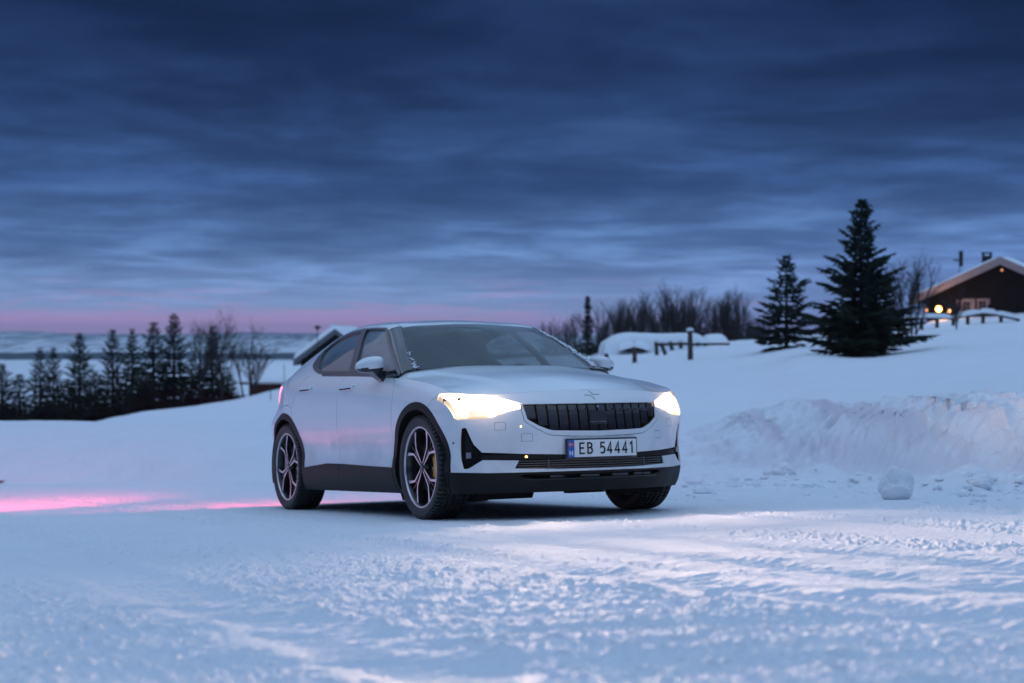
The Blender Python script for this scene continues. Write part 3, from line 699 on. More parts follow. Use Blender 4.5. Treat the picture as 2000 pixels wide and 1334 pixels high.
# front outlines (y, z)
grille_h = [(0, .757), (.25, .758), (.499, .759), (.500, .745), (.487, .662), (.475, .652), (.424, .618), (.36, .590), (.33, .584), (.22, .579), (0, .574)]
surr_h = [(0, .7705), (.515, .7715), (.517, .745), (.506, .650), (.490, .634), (.436, .598), (.372, .562), (.34, .552), (.22, .544), (0, .538)]
lampP = [(.915, .852), (.86, .849), (.808, .845), (.74, .850), (.667, .850), (.62, .84), (.590, .800), (.507, .762), (.504, .730), (.60, .711), (.667, .682), (.70, .674), (.855, .669), (.872, .680)]
lampP = [(.915, .852), (.860, .8465), (.808, .8415), (.74, .833), (.667, .8215), (.62, .806), (.507, .764), (.504, .730), (.60, .711), (.667, .682), (.70, .674), (.855, .669), (.872, .680)]
dark_h = [(0, .424), (.27, .427), (.50, .436), (.737, .452), (.775, .506), (.812, .608), (.818, .614), (.832, .614), (.838, .606), (.839, .402), (.832, .352), (.826, .347), (.805, .350), (.735, .403), (.545, .394), (.566, .343), (.30, .333), (0, .331)]
val_h = [(0, .3175), (.40, .3175), (.70, .3185), (.86, .326), (.96, .332), (.96, .10), (0, .10)]
slot_h = [(0, .300), (.30, .301), (.50, .305), (.535, .290), (.44, .272), (.30, .268), (0, .268)]
ffr = lambda m: m.x > .38
cut(bm, both(val_h), 'f', lambda m: m.x > .30 and (m.x ** 2 + (m.z - .352) ** 2) > .18, 11, LY, {1, 6})
cut(bm, both(surr_h), 'f', frontok, 15, LY, {1})
cut(bm, both(grille_h), 'f', frontok, 8, LY)
cut(bm, both(dark_h), 'f', ffr, 10, LY, {1})
cut(bm, both(slot_h), 'f', ffr, 16, LY, {11})
for s in (1, -1):
    P = lampP if s > 0 else mir(lampP)
    cut(bm, P, 'f', lambda m, s=s: m.x > .30 and m.y * s > .3, 9, LY)
# panel gaps
W_ = .0055
def seam(pts, view, ok, w=W_, keep=None):
    for q in strip_polys(pts, w): cut(bm, q, view, ok, 7, LY, keep)
body = {1, 2, 3, 4, 5, 14, 15}
for s in (1, -1):
    seam(seam_fd, 's', sideok(s), keep=body | {13}); seam(seam_md, 's', sideok(s), keep=body | {13}); seam(seam_rd, 's', sideok(s), keep=body)
    seam(seam_fb, 's', sideok(s, .6), keep=body, w=.004); seam(seam_rb, 's', sideok(s), keep=body, w=.004)
    for c in ([(.611, .645), (.670, .643), (.676, .594), (.617, .594), (.611, .645)], [(.528, .567), (.463, .566), (.464, .517), (.528, .517), (.528, .567)]):
        seam([(s * a, b) for a, b in c], 'f', frontok, w=.0022, keep=body)
seam([(a, b) for a, b in both(surr_h)[1:-1]], 'f', frontok, w=.0035, keep={1, 15})
bm.verts.index_update()
pt = M['paint']
fb = solid(take(bm, LY, {1, 15}, 'front_bumper', pt, cond=lambda m: m.x > .1))
for s, nm in ((-1, 'right'), (1, 'left')):
    c = lambda m, s=s: m.y * s > 0
    solid(take(bm, LY, {2}, 'fender', pt, cond=c))
    d1 = solid(take(bm, LY, {3}, 'door', pt, cond=c)); d2 = solid(take(bm, LY, {4}, 'door', pt, cond=c))
    solid(take(bm, LY, {5}, 'quarter_panel', pt, cond=lambda m, s=s: m.y * s > 0 and m.x > -3.62)); tp = take(bm, LY, {5}, 'tail_panel', pt, cond=lambda m, s=s: m.y * s > 0 and m.x <= -3.62)
    if tp: solid(tp)
    solid(take(bm, LY, {6}, 'wheel_arch_trim', M['cladding'], cond=lambda m, s=s: m.y * s > 0 and m.x > -1 and m.z > .19), .02, -1)
    solid(take(bm, LY, {6}, 'wheel_arch_trim', M['cladding'], cond=lambda m, s=s: m.y * s > 0 and m.x < -1 and m.z > .19), .02, -1)
    solid(take(bm, LY, {13}, 'side_sill', M['cladding'], cond=lambda m, s=s: m.y * s > 0 and m.x > -2.6), .014, 0)
    for o_ in [q for q in car.children if q.name.startswith('wheel_arch_trim')][-2:]:
        for v in o_.data.vertices: v.co.y += .005 * s
    if s < 0: doors = (d1, d2)
solid(take(bm, LY, {14}, 'rear_bumper', pt)); solid(take(bm, LY, {13}, 'rear_valance', M['cladding'], cond=lambda m: m.x < -2.6))
solid(take(bm, LY, {12}, 'tail_light', M['tail']), .02)
val = solid(take(bm, LY, {11}, 'front_valance', M['cladding']), .02, -1)
sl = sink(take(bm, LY, {16}, 'valance_slot', M['gap']), (-.05, 0, 0))
dk = sink(take(bm, LY, {10}, 'lower_intake', M['gap']), (-.035, 0, 0))
gr = sink(take(bm, LY, {8}, 'grille', M['gap']), (-.055, 0, 0))
lampskin = take(bm, LY, {9}, 'lamp_skin', M['lens'])
bm.free()
# liner just behind the panels closes the gaps
G2 = band(.026); bm = bm_from_grid(G2); LY = bm.faces.layers.int.new('part')
for f in bm.faces:
    m = fcen(f)
    for xc in (0, -2.735):
        if (m.x - xc) ** 2 + (m.z - .352) ** 2 < .42 ** 2 and abs(m.y) > .45: f[LY] = 1
    if m.x > .35 and (m.z < .80): f[LY] = 1
bm.verts.index_update(); take(bm, LY, {0}, 'body_liner', M['gap']); bm.free()

# ---- bonnet
e = HEDGE; ns, nw = len(e), 46; xs = np.linspace(e[0, 0], -.36, ns); w = np.linspace(0, 1, nw)
H = np.zeros((ns, nw, 3)); ee = e.copy(); cxy = np.stack([xs, 0 * xs], 1)
dirn = cxy - ee[:, :2]; ln = np.linalg.norm(dirn, axis=1)[:, None]; ee[:, :2] += dirn / np.maximum(ln, 1e-6) * np.minimum(.0045, ln)
ee[:8, 0] -= .0035
for k in range(nw):
    q = w[k]; q = 1 - (1 - q) ** 1.0
    H[:, k, 0] = ee[:, 0] * (1 - q) + xs * q; H[:, k, 1] = ee[:, 1] * (1 - q)
X_, Y_ = H[..., 0], H[..., 1]; H[..., 2] = HF(X_, Y_)
# raised centre with two soft creases running back from the nose
cr_ = .46 + .20 * (.8 - X_) / 1.2; inn = 1 - sst(np.abs(Y_), cr_ - .035, cr_ + .05)
fade = sst(X_, -.42, -.15) * (1 - sst(X_, .45, .72)); H[..., 2] += .011 * inn * (.35 + .65 * fade) * (1 - sst(X_, .62, .78))
bm = bm_from_grid(H); bmesh.ops.recalc_face_normals(bm, faces=bm.faces)
if sum(f.normal.z for f in bm.faces) < 0: bmesh.ops.reverse_faces(bm, faces=bm.faces)
me = bpy.data.meshes.new('hood'); bm.to_mesh(me); bm.free(); me.materials.append(pt); me.polygons.foreach_set('use_smooth', [True] * len(me.polygons))
hood_o = bpy.data.objects.new('hood', me); COL.objects.link(hood_o); hood_o.parent = car; solid(hood_o, .012)
# cowl under the windscreen base
m = MB()
for k in range(-10, 10):
    ya, yb = k * .084, (k + 1) * .084
    def cw(y): return -.352 - .14 * (abs(y) / .84) ** 1.6
    m.quad_box([(cw(ya) + .03, ya, .98), (cw(ya) - .12, ya, .98), (cw(yb) - .12, yb, .98), (cw(yb) + .03, yb, .98), (cw(ya) + .03, ya, 1.045 - .05 * (abs(ya) / .84) ** 2), (cw(ya) - .12, ya, 1.05 - .05 * (abs(ya) / .84) ** 2), (cw(yb) - .12, yb, 1.05 - .05 * (abs(yb) / .84) ** 2), (cw(yb) + .03, yb, 1.045 - .05 * (abs(yb) / .84) ** 2)])
m.obj('cowl', M['cladding'], car)

# ---- greenhouse: screen, pillars, roof, side glass
bm = bm_from_grid(GG); bmesh.ops.recalc_face_normals(bm, faces=bm.faces)
if sum(f.normal.z for f in bm.faces) < 0: bmesh.ops.reverse_faces(bm, faces=bm.faces)
LY = bm.faces.layers.int.new('part')
DLO = [(-.449, 1.00), (-.449, 1.020), (-.758, 1.180), (-1.162, 1.385), (-1.185, 1.394), (-1.408, 1.411), (-1.642, 1.421), (-1.885, 1.414), (-2.07, 1.395), (-2.20, 1.365), (-2.285, 1.33), (-2.335, 1.285), (-2.352, 1.235), (-2.345, 1.19), (-2.31, 1.162), (-2.20, 1.125), (-2.08, 1.098), (-1.95, 1.082), (-1.8, 1.066), (-1.8, 1.0)]
FG = [(-.53, 1.036), (-.714, 1.140), (-1.004, 1.283), (-1.158, 1.365), (-1.19, 1.382), (-1.40, 1.398), (-1.565, 1.403), (-1.52, 1.344), (-1.396, 1.219), (-1.300, 1.085), (-1.28, 1.066)]
RG = [(-1.660, 1.398), (-1.877, 1.388), (-2.06, 1.365), (-2.19, 1.332), (-2.265, 1.292), (-2.24, 1.24), (-2.17, 1.172), (-2.13, 1.140), (-2.06, 1.122), (-1.97, 1.108), (-1.41, 1.080), (-1.478, 1.184), (-1.605, 1.33)]
WSP = [(-.25, .78), (-.40, .735), (-.476, .722), (-.622, .697), (-.77, .661), (-.95, .605), (-1.055, .568), (-1.078, .545), (-1.076, .40), (-1.066, .25), (-1.060, 0)]
wsp2 = WSP + [(a, -b) for a, b in WSP[::-1][1:]] 
for f in bm.faces:
    m = fcen(f); f[LY] = 1      # roof
cut(bm, wsp2, 't', lambda m: m.x < .5, 2, LY)
for s in (1, -1):
    # pillar: ahead of the roof panel, outboard of the screen
    P = [(-.20, s * .95), (-.20, s * .70)] + [(a, s * b) for a, b in WSP[1:8]] + [(-1.105, s * .548), (-1.115, s * .60), (-1.16, s * .66), (-1.16, s * .95)]
    cut(bm, P, 't', lambda m, s=s: m.y * s > .3, 3, LY, {1})
    sd = lambda m, s=s: m.y * s > .60
    cut(bm, DLO, 's', sd, 4, LY, {1, 3}); cut(bm, FG, 's', sd, 5, LY, {4}); cut(bm, RG, 's', sd, 6, LY, {4})
    P = [(-2.36, 1.30), (-2.50, 1.30), (-2.9, 1.35), (-3.0, 1.6), (-4, 1.6), (-4, .9), (-1.7, .9), (-1.8, 1.066), (-1.95, 1.082), (-2.08, 1.098), (-2.20, 1.125), (-2.31, 1.162), (-2.352, 1.235)]
    cut(bm, P, 's', sd, 7, LY, {1})
    # roof ditch line
    for q in strip_polys([(-1.11, s * .553), (-1.3, s * .553), (-1.9, s * .553), (-2.4, s * .548)], .007): cut(bm, q, 't', lambda m, s=s: m.y * s > .4 and m.z > 1.2, 8, LY, {1})
    for q in strip_polys([(-1.105, s * .50), (-1.105, s * .60), (-1.14, s * .64)], .006): cut(bm, q, 't', lambda m, s=s: m.y * s > .4 and m.z > 1.2, 8, LY, {1, 3})
cut(bm, [(-2.50, -.50), (-2.50, .50), (-3.50, .46), (-3.50, -.46)], 't', lambda m: m.z > 1.05, 9, LY, {1, 7})
for f in bm.faces:
    if fcen(f).x > -.30: pass
bm.verts.index_update()
solid(take(bm, LY, {1}, 'roof', pt), .012)
ws = take(bm, LY, {2}, 'windshield', M['glass'])
for s in (-1, 1):
    c = lambda m, s=s: m.y * s > 0
    solid(take(bm, LY, {3}, 'windshield_pillar', M['gloss'], cond=c), .03)
    wf = solid(take(bm, LY, {4}, 'side_window_frame', M['trim'], cond=c), .016, 0)
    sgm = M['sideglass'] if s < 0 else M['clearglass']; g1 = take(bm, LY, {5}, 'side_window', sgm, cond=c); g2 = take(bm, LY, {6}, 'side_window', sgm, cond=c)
    for g in (g1, g2):
        for v in g.data.vertices: v.co.y -= .008 * s; v.co.z -= .002
    solid(take(bm, LY, {7}, 'rear_pillar', pt, cond=c), .012)
solid(take(bm, LY, {9}, 'rear_window', M['gloss']), .006)
lin_ = take(bm, LY, {1, 7, 8}, 'roof_lining', M['seat'])
for v in lin_.data.vertices: v.co.z -= .022; v.co.y *= .975
bm.free()
# belt strips under the side glass, and a black screen surround
for s in (-1, 1):
    m = MB(); pts = [(x, s * (yside(x, z) + .001), z) for x, z in ((-.47, 1.004), (-.8, 1.018), (-1.2, 1.040), (-1.6, 1.060), (-1.95, 1.078))]
    m.tube(pts, .008, 6); m.obj('belt_moulding', M['trim'], car, True)
mm = MB()      # printed black edge with the sensor pod behind the screen top
yy = np.linspace(-.56, .56, 24)
def scr(x, y, d=0.):
    i = np.argmin(abs(GG[:, -1, 0] - x)); row = GG[max(0, i - 12):i + 40]
    best = None; bd = 9
    A = GG.reshape(-1, 3); k = np.argmin((A[:, 0] - x) ** 2 + (A[:, 1] - abs(y)) ** 2); return (x, y, A[k, 2] - d)
for a, b in zip(yy[:-1], yy[1:]):
    def xt(y): return -1.058 - .02 * (abs(y) / .55) ** 2
    p = [scr(xt(a), a, .008), scr(xt(b), b, .008), scr(xt(b) + .045, b, .008), scr(xt(a) + .045, a, .008)]
    k = len(mm.v); mm.v += p; mm.f.append((k, k + 1, k + 2, k + 3)); mm.m.append(0)
def under(x, y, d): return scr(x, y, d)
pod = [(-1.05, -.13), (-1.05, .13), (-.96, .115), (-.915, .085), (-.905, 0), (-.915, -.085), (-.96, -.115)]
k = len(mm.v); mm.v += [under(a, b, .012) for a, b in pod] + [under(a, b, .05) for a, b in pod]; mm.f.append(tuple(range(k, k + 7))); mm.f.append(tuple(range(k + 13, k + 6, -1))); mm.m += [0, 0]
for i in range(7): mm.f.append((k + i, k + (i + 1) % 7, k + 7 + (i + 1) % 7, k + 7 + i)); mm.m.append(0)
mm.obj('screen_header', M['gloss'], car)
m = MB(); m.prism([(.045 * math.cos(a), .016 * math.sin(a)) for a in np.linspace(0, 2 * math.pi, 20)[:-1]], under(-.935, 0, .004), (0, 1, 0), (.88, 0, -.47), (.47, 0, .88), -.003, 0); m.obj('camera_window', M['metal'], car)

# ---- grille slats, radar panel, lower slats
def slat(name, par, y0, y1, z0, z1, d0, mat, tilt=.0, n=4):
    m = MB(); zs = np.linspace(z0, z1, n + 1)
    for a, b in zip(zs[:-1], zs[1:]):
        P = []
        for z in (a, b):
            xa = xfront(y0, z) - d0; xb = xfront(y1, z) - d0 - tilt
            P.append(((xa, y0, z), (xb, y1, z), (xb - .02, y1, z), (xa - .02, y0, z)))
        m.quad_box(P[0] + P[1])
    return m.obj(name, mat, par)
def gbot(y):
    y = abs(y); pts = grille_h[3:][::-1]; return float(np.interp(y, [p[0] for p in pts], [p[1] for p in pts]))
NSL = 14; wsl = .98 / NSL
for k in range(NSL):
    y0 = -.49 + k * wsl + .006; y1 = y0 + wsl - .012; zb = max(gbot(y0), gbot(y1)) + .004
    slat('grille_bar', gr, y0, y1, zb, .752, .016, M['gloss'], .003, 5)
    if 1 <= k <= NSL - 2 and k not in (6, 7):
        m = MB(); z = .705; x = xfront(y0, z) - .012; m.box(x - .012, x, y0 + .006, y1 - .004, z, z + .005)
        m.box(x - .010, x + .001, y1 - .008, y1 - .004, z, z + .022); m.obj('grille_bar_clip', M['trim'], gr)
m = MB(); x = xfront(0, .66) - .010; m.box(x - .02, x, -.067, .067, .618, .705); m.obj('radar_cover', M['gloss'], gr)
m = MB(); m.box(x, x + .002, -.060, -.004, .632, .636); m.box(x, x + .002, .004, .060, .632, .636); m.obj('radar_edge', M['metal'], gr)
m = MB(); m.tube([(xfront(0, .735) - .012, 0, .735), (xfront(0, .735) + .002, 0, .735)], .008, 12); m.obj('front_camera', M['chrome'], gr)
def bar_along(name, par, ys, z0, z1, d0, mat, th=.02):
    m = MB()
    for a, b in zip(ys[:-1], ys[1:]):
        P = [(xfront(a, z0) - d0, a, z0), (xfront(b, z0) - d0, b, z0), (xfront(b, z0) - d0 - th, b, z0), (xfront(a, z0) - d0 - th, a, z0)]
        Q = [(xfront(a, z1) - d0, a, z1), (xfront(b, z1) - d0, b, z1), (xfront(b, z1) - d0 - th, b, z1), (xfront(a, z1) - d0 - th, a, z1)]
        m.quad_box(P + Q)
    return m.obj(name, mat, par)
ys = list(np.linspace(-.735, .735, 31))
bar_along('intake_panel', dk, ys, .400, .436, .010, M['cladding'])
for z in (.341, .356, .371, .386): bar_along('intake_slat', dk, list(np.linspace(-.545, .545, 25)), z, z + .007, .012, M['gloss'])
for y in (-.36, .36): 
    m = MB(); x = xfront(y, .36) - .006; m.box(x - .02, x, y - .006, y + .006, .335, .395); m.obj('intake_strut', M['trim'], dk)
for s in (-1, 1):
    m = MB(); c = np.array((xfront(.792, .435) - .024, s * .792, .435)); nn = np.array((.78, s * .62, 0))
    m.prism([(.024 * math.cos(a) , .026 * math.sin(a)) for a in np.linspace(0, 2 * math.pi, 5)[:-1] + .785], c, (-.62 * s, .78, 0), (0, 0, 1), nn, 0, .012); m.obj('fog_lamp', M['disc'], dk)
    m = MB(); m.prism([(-.022, -.085), (.020, -.085), (.050, -.02), (-.010, .14), (-.022, .14)], c + np.array((0, 0, .04)) - nn * .008, (-.62 * s * -s, .78 * -s, 0), (0, 0, 1), nn, -.006, .002); m.obj('intake_blade', M['cladding'], dk)
for yv, zv in ((-.526, .614), (-.50, .418)):
    m = MB(); m.tube([(xfront(yv, zv) - .012, yv, zv), (xfront(yv, zv) + .001, yv, zv)], .0065, 10); m.obj('parking_sensor', M['amber'], fb)
bar_along('slot_lip', sl, list(np.linspace(-.5, .5, 21)), .266, .271, -.002, M['gloss'], .03)
for a, b in ((-.33, -.20), (-.12, .02), (.12, .24), (.30, .36), (.38, .44)):
    m = MB(); x = xfront(.3, .285) - .03; m.box(xfront(a, .285) - .045, xfront(a, .285) - .03, a, b, .277, .292); m.obj('slot_fin', M['trim'], sl)
# badge: two bent strokes
for P in ([(-.034, .838), (-.014, .814), (.036, .814)], [(-.074, .811), (-.030, .808), (-.006, .780)]):
    m = MB(); m.tube([(xfront(a, b) + .001, a, b) for a, b in P], .0024, 6); m.obj('badge', M['metal'], fb)
# small round covers and sensors on the bumper flank
m = MB(); m.tube([(xfront(.866, .518) - .003, -.868, .518), (xfront(.866, .518) + .0015, -.8705, .518)], .008, 14); m.obj('parking_sensor', M['metal'], fb)

# ---- number plate
px, pz = .905, .4615
pl = MB(); tilt = .03
pl.box(px - .025, px - .004, -.268, .268, pz - .066, pz + .066); plate = pl.obj('number_plate', M['gloss'], car)
b_ = plate.modifiers.new('bevel', 'BEVEL'); b_.width = .006; b_.segments = 2
m = MB(); m.box(px - .006, px, -.257, .257, pz - .055, pz + .055); m.obj('plate_face', M['platewhite'], plate)
m = MB(); m.box(px - .005, px + .0012, -.257, -.210, pz - .0545, pz + .0545); m.obj('country_band', M['plateblue'], plate)
m = MB(); m.box(px, px + .0020, -.251, -.216, pz + .012, pz + .040); m.obj('flag', M['platered'], plate)
m = MB(); m.box(px, px + .0028, -.2425, -.2365, pz + .012, pz + .040); m.box(px, px + .0028, -.251, -.216, pz + .0235, pz + .0295); m.obj('flag_cross', M['platewhite'], plate)
m = MB(); m.box(px, px + .0035, -.2407, -.2383, pz + .012, pz + .040); m.box(px, px + .0035, -.251, -.216, pz + .0253, pz + .0277); m.obj('flag_cross', M['plateblue'], plate)
arc = lambda cx, cy, rx, ry, a0, a1, n=10: [(cx + rx * math.cos(R(a)), cy + ry * math.sin(R(a))) for a in np.linspace(a0, a1, n)]
GLY = {'E': [[(.92, .93), (.08, .93)], [(.08, 1), (.08, 0)], [(.08, .07), (.92, .07)], [(.08, .52), (.80, .52)]],
 'B': [[(.1, 1), (.1, 0)], [(.1, .93), (.5, .93)] + arc(.5, .735, .32, .195, 90, -90) + [(.1, .54)], [(.1, .54), (.52, .54)] + arc(.52, .305, .37, .235, 90, -90) + [(.1, .07)]],
 '5': [[(.86, .93), (.20, .93), (.16, .55)] + [(.3, .6), (.46, .615)] + arc(.46, .34, .40, .275, 80, -110, 12) + [(.08, .10)]],
 '4': [[(.70, 0), (.70, .98), (.10, .28), (.98, .28)]],
 '1': [[(.20, .76), (.56, .95), (.56, 0)]],
 'N': [[(.12, 0), (.12, 1), (.88, 0), (.88, 1)]]}
def write(txt, y0, z0, cw, ch, th, par, mat, gaps, x):
    y = y0
    for ch_, adv in zip(txt, gaps):
        if ch_ != ' ':
            m = MB()
            for st in GLY[ch_]:
                P = [(y + a * cw, z0 + b * ch) for a, b in st]
                m.prism(ribbon(P, th, True), (x, 0, 0), (0, 1, 0), (0, 0, 1), (1, 0, 0), 0, .002)
            m.obj('letter', mat, par)
        y += adv
write('EB 54441', -.172, pz - .0375, .041, .077, .0105, plate, M['black'], [.058, .054, .041, .0525, .0575, .0575, .052, .05], px + .0005)
write('N', -.247, pz - .042, .026, .028, .006, plate, M['platewhite'], [.03], px + .0016)

# ---- headlamps
for s in (-1, 1):
    V = [v.co.copy() for v in lampskin.data.vertices]; fs = [list(p.vertices) for p in lampskin.data.polygons if lampskin.data.vertices[p.vertices[0]].co.y * s > 0]
    idx = sorted({i for f in fs for i in f}); mp_ = {i: k for k, i in enumerate(idx)}
    hv = [tuple(V[i]) for i in idx]; hf_ = [[mp_[i] for i in f] for f in fs]
    hl = mesh_obj('headlight', hv, hf_, M['bowl'], car, False); sink(hl, (-.045, -.018, 0))
    ln_ = mesh_obj('lens', hv, hf_, M['lens'], hl, True)
    def lampbit(name, P, d, mat, th=.008):
        m = MB(); n = len(P); A = []; B = []
        for a, b in P:
            xx = xfront(a, b); A.append((xx - d, s * (a - d * .35), b)); B.append((xx - d - th, s * (a - d * .35), b))
        m.v = A + B; m.f = [tuple(range(n)), tuple(range(2 * n - 1, n - 1, -1))] + [(i, i + n, (i + 1) % n + n, (i + 1) % n) for i in range(n)]; m.m = [0] * len(m.f)
        o = m.obj(name, mat, hl); return o
    lampbit('light_bar', [(.514, .759), (.60, .790), (.66, .808), (.74, .822), (.80, .832), (.865, .842), (.888, .840), (.872, .79), (.862, .735), (.856, .690), (.820, .684), (.806, .735), (.79, .742), (.70, .735), (.60, .722), (.512, .733)], .014, M['lamp'])
    for a0, a1 in ((.705, .745), (.752, .795)):
        lampbit('reflector', [(a0, .728), (a1, .728), (a1, .686), (a0, .686)], .020, M['lampdim'])
    lampbit('light_bar', [(.655, .720), (.700, .728), (.700, .684), (.678, .686)], .018, M['lamp'])
    # low beam
    for k, (sz_, en) in enumerate(((R(130), 60),)):
        ld = bpy.data.lights.new('low_beam', 'SPOT'); ld.energy = en; ld.color = (1, .69, .50); ld.spot_size = sz_; ld.spot_blend = .75; ld.shadow_soft_size = .03
        lo = bpy.data.objects.new('low_beam', ld); COL.objects.link(lo); lo.parent = hl; yl = .66
        lo.location = (xfront(yl, .74) + .03, s * yl, .745); lo.rotation_euler = Vector((-1, -s * .04, .10)).to_track_quat('Z', 'Y').to_euler()
    ld = bpy.data.lights.new('halo_fill', 'POINT'); ld.energy = 1.5; ld.color = (1, .68, .44); ld.shadow_soft_size = .06  # added point light ahead of the lens, for a warm halo on the bumper
    lo = bpy.data.objects.new('halo_fill', ld); COL.objects.link(lo); lo.parent = hl; lo.location = (xfront(.74, .80) + .09, s * .74, .80)
    # the flat wide main beam, lying low over the road
    for en2, vs_, dip in ((620, .16, .10), (2400, .085, .05)):
     ld = bpy.data.lights.new('main_beam', 'SPOT'); ld.energy = en2; ld.color = (1, .69, .50); ld.spot_size = R(128); ld.spot_blend = .9; ld.shadow_soft_size = .03
     lo = bpy.data.objects.new('main_beam', ld); COL.objects.link(lo); lo.parent = hl; lo.location = (xfront(.60, .74) + .03, s * .60, .755)
     dz = Vector((-1, -s * .10, dip)).normalized(); ax = Vector((0, 0, 1)).cross(dz).normalized(); ay = dz.cross(ax)
     lo.matrix_local = Matrix.Translation(lo.location) @ Matrix((ax, ay, dz)).transposed().to_4x4() @ Matrix.Diagonal((1, vs_, 1, 1))
# the wrap-round lenses also throw light sideways, low and flat
for s in (-1, 1):
    ld = bpy.data.lights.new('side_spill', 'SPOT'); ld.energy = 520 if s > 0 else 60; ld.color = (1, .74, .62); ld.spot_size = R(150); ld.spot_blend = .9; ld.shadow_soft_size = .05
    lo = bpy.data.objects.new('side_spill', ld); COL.objects.link(lo); lo.parent = car
    dz = Vector((-.25, -s, -.03)).normalized(); ax = Vector((0, 0, 1)).cross(dz).normalized(); ay = dz.cross(ax)
    lo.matrix_local = Matrix.Translation(Vector((.56, s * .93, .76))) @ Matrix((ax, ay, dz)).transposed().to_4x4() @ Matrix.Diagonal((1, .10, 1, 1))
bpy.data.objects.remove(lampskin)
# tail lamps throw red over the snow behind
for s in (-1, 1):
    ld = bpy.data.lights.new('tail_lamp', 'SPOT'); ld.energy = 5200 if s < 0 else 60; ld.color = (1, .085, .19); ld.spot_size = R(112); ld.spot_blend = .8 if s < 0 else .9; ld.shadow_soft_size = .08
    lo = bpy.data.objects.new('tail_lamp', ld); COL.objects.link(lo); lo.parent = car; lo.location = (-3.74, s * .70, .92)
    dz = (Vector((.82, .60, .045)) if s < 0 else Vector((1, -.2, .15))).normalized(); ax = Vector((0, 0, 1)).cross(dz).normalized(); ay = dz.cross(ax)
    lo.matrix_local = Matrix.Translation(Vector((-3.76, s * .70, .92))) @ Matrix((ax, ay, dz)).transposed().to_4x4() @ Matrix.Diagonal((1, .26 if s < 0 else .4, 1, 1))

ld = bpy.data.lights.new('tail_lamp', 'SPOT'); ld.energy = 55; ld.color = (1, .085, .19); ld.spot_size = R(177); ld.spot_blend = .3; ld.shadow_soft_size = .20
lo = bpy.data.objects.new('tail_lamp', ld); COL.objects.link(lo); lo.parent = car; lo.location = (-3.74, -.70, .92)
lo.rotation_euler = Vector((1, 0, .12)).to_track_quat('Z', 'Y').to_euler()

# ---- door handles
for x0, z0, x1, z1, par in ((-1.445, .958, -1.165, .953, doors[0]), (-2.33, .984, -2.06, .979, doors[1])):
    for s in (-1, 1):
        if s == 1: par2 = car
        else: par2 = par
        m = MB(); xm = (x0 + x1) / 2
        A = [(x0, z0 + .020), (x0 + .03, z0 + .026), (x1 - .01, z1 + .024), (x1, z1 + .015), (x1 - .012, z1 - .018), (x0 + .02, z0 - .020), (x0, z0 - .006)]
        yb = yside(xm, z0 - .02) + .002
        m.prism([(a, b) for a, b in A], (0, s * yb, 0), (1, 0, 0), (0, 0, 1), (0, s, 0), -.02, .012)
        h = m.obj('door_handle', M['paint'], par2); bv = h.modifiers.new('bevel', 'BEVEL'); bv.width = .006; bv.segments = 3; split_mod(h, 40)
        m = MB(); m.box(x0 + .015, x1 - .03, s * (yb + .0125) - .001, s * (yb + .0125) + .001, z0 - .018, z0 - .008); m.obj('door_handle', M['gap'], par2)

# ---- mirrors
for s in (-1, 1):
    secs = [(.862, -.700, -.755, 1.065, 1.128), (.875, -.665, -.790, 1.052, 1.146), (.905, -.640, -.800, 1.044, 1.156), (.95, -.640, -.800, 1.038, 1.155), (.99, -.655, -.800, 1.036, 1.148), (1.025, -.675, -.795, 1.040, 1.132), (1.05, -.70, -.785, 1.052, 1.112), (1.062, -.725, -.765, 1.068, 1.095)]
    T_ = cr([(a, b, c_, d_, e_) for a, b, c_, d_, e_ in secs], 26); nn = 28; V = []; Fq = []
    for y, xf, xb, z0, z1 in T_:
        for j in range(nn):
            a = 2 * math.pi * j / nn; ca, sa = math.cos(a), math.sin(a); pw = .72
            V.append(((xf + xb) / 2 + (xf - xb) / 2 * abs(ca) ** pw * (1 if ca > 0 else -1), s * y, (z0 + z1) / 2 + (z1 - z0) / 2 * abs(sa) ** pw * (1 if sa > 0 else -1)))
    for i in range(len(T_) - 1):
        for j in range(nn): q = (i * nn + j, i * nn + (j + 1) % nn, (i + 1) * nn + (j + 1) % nn, (i + 1) * nn + j); Fq.append(q if s < 0 else q[::-1])
    Fq.append(tuple(range(nn))); Fq.append(tuple(range(len(V) - 1, len(V) - nn - 1, -1)))
    up = []; dn = []
    for f in Fq:
        z = sum(V[i][2] for i in f) / len(f); (up if z > 1.067 else dn).append(f)
    mo = mesh_obj('side_mirror', V, up, M['paint'], car, True); mesh_obj('mirror_base', V, dn, M['gloss'], mo, True)
    m = MB(); m.quad_box([(-.66, s * .855, .955), (-.72, s * .855, .955), (-.72, s * .875, .955), (-.66, s * .875, .955), (-.655, s * .87, 1.05), (-.78, s * .87, 1.05), (-.78, s * .975, 1.05), (-.655, s * .975, 1.05)])
    m.obj('mirror_foot', M['gloss'], mo)
    m = MB(); m.prism([(-.45, 1.008), (-.62, 1.02), (-.62, 1.045), (-.50, 1.042)], (0, s * .845, 0), (1, 0, 0), (0, 0, 1), (0, s, 0), -.02, .010); m.obj('mirror_sail', M['gloss'], mo)

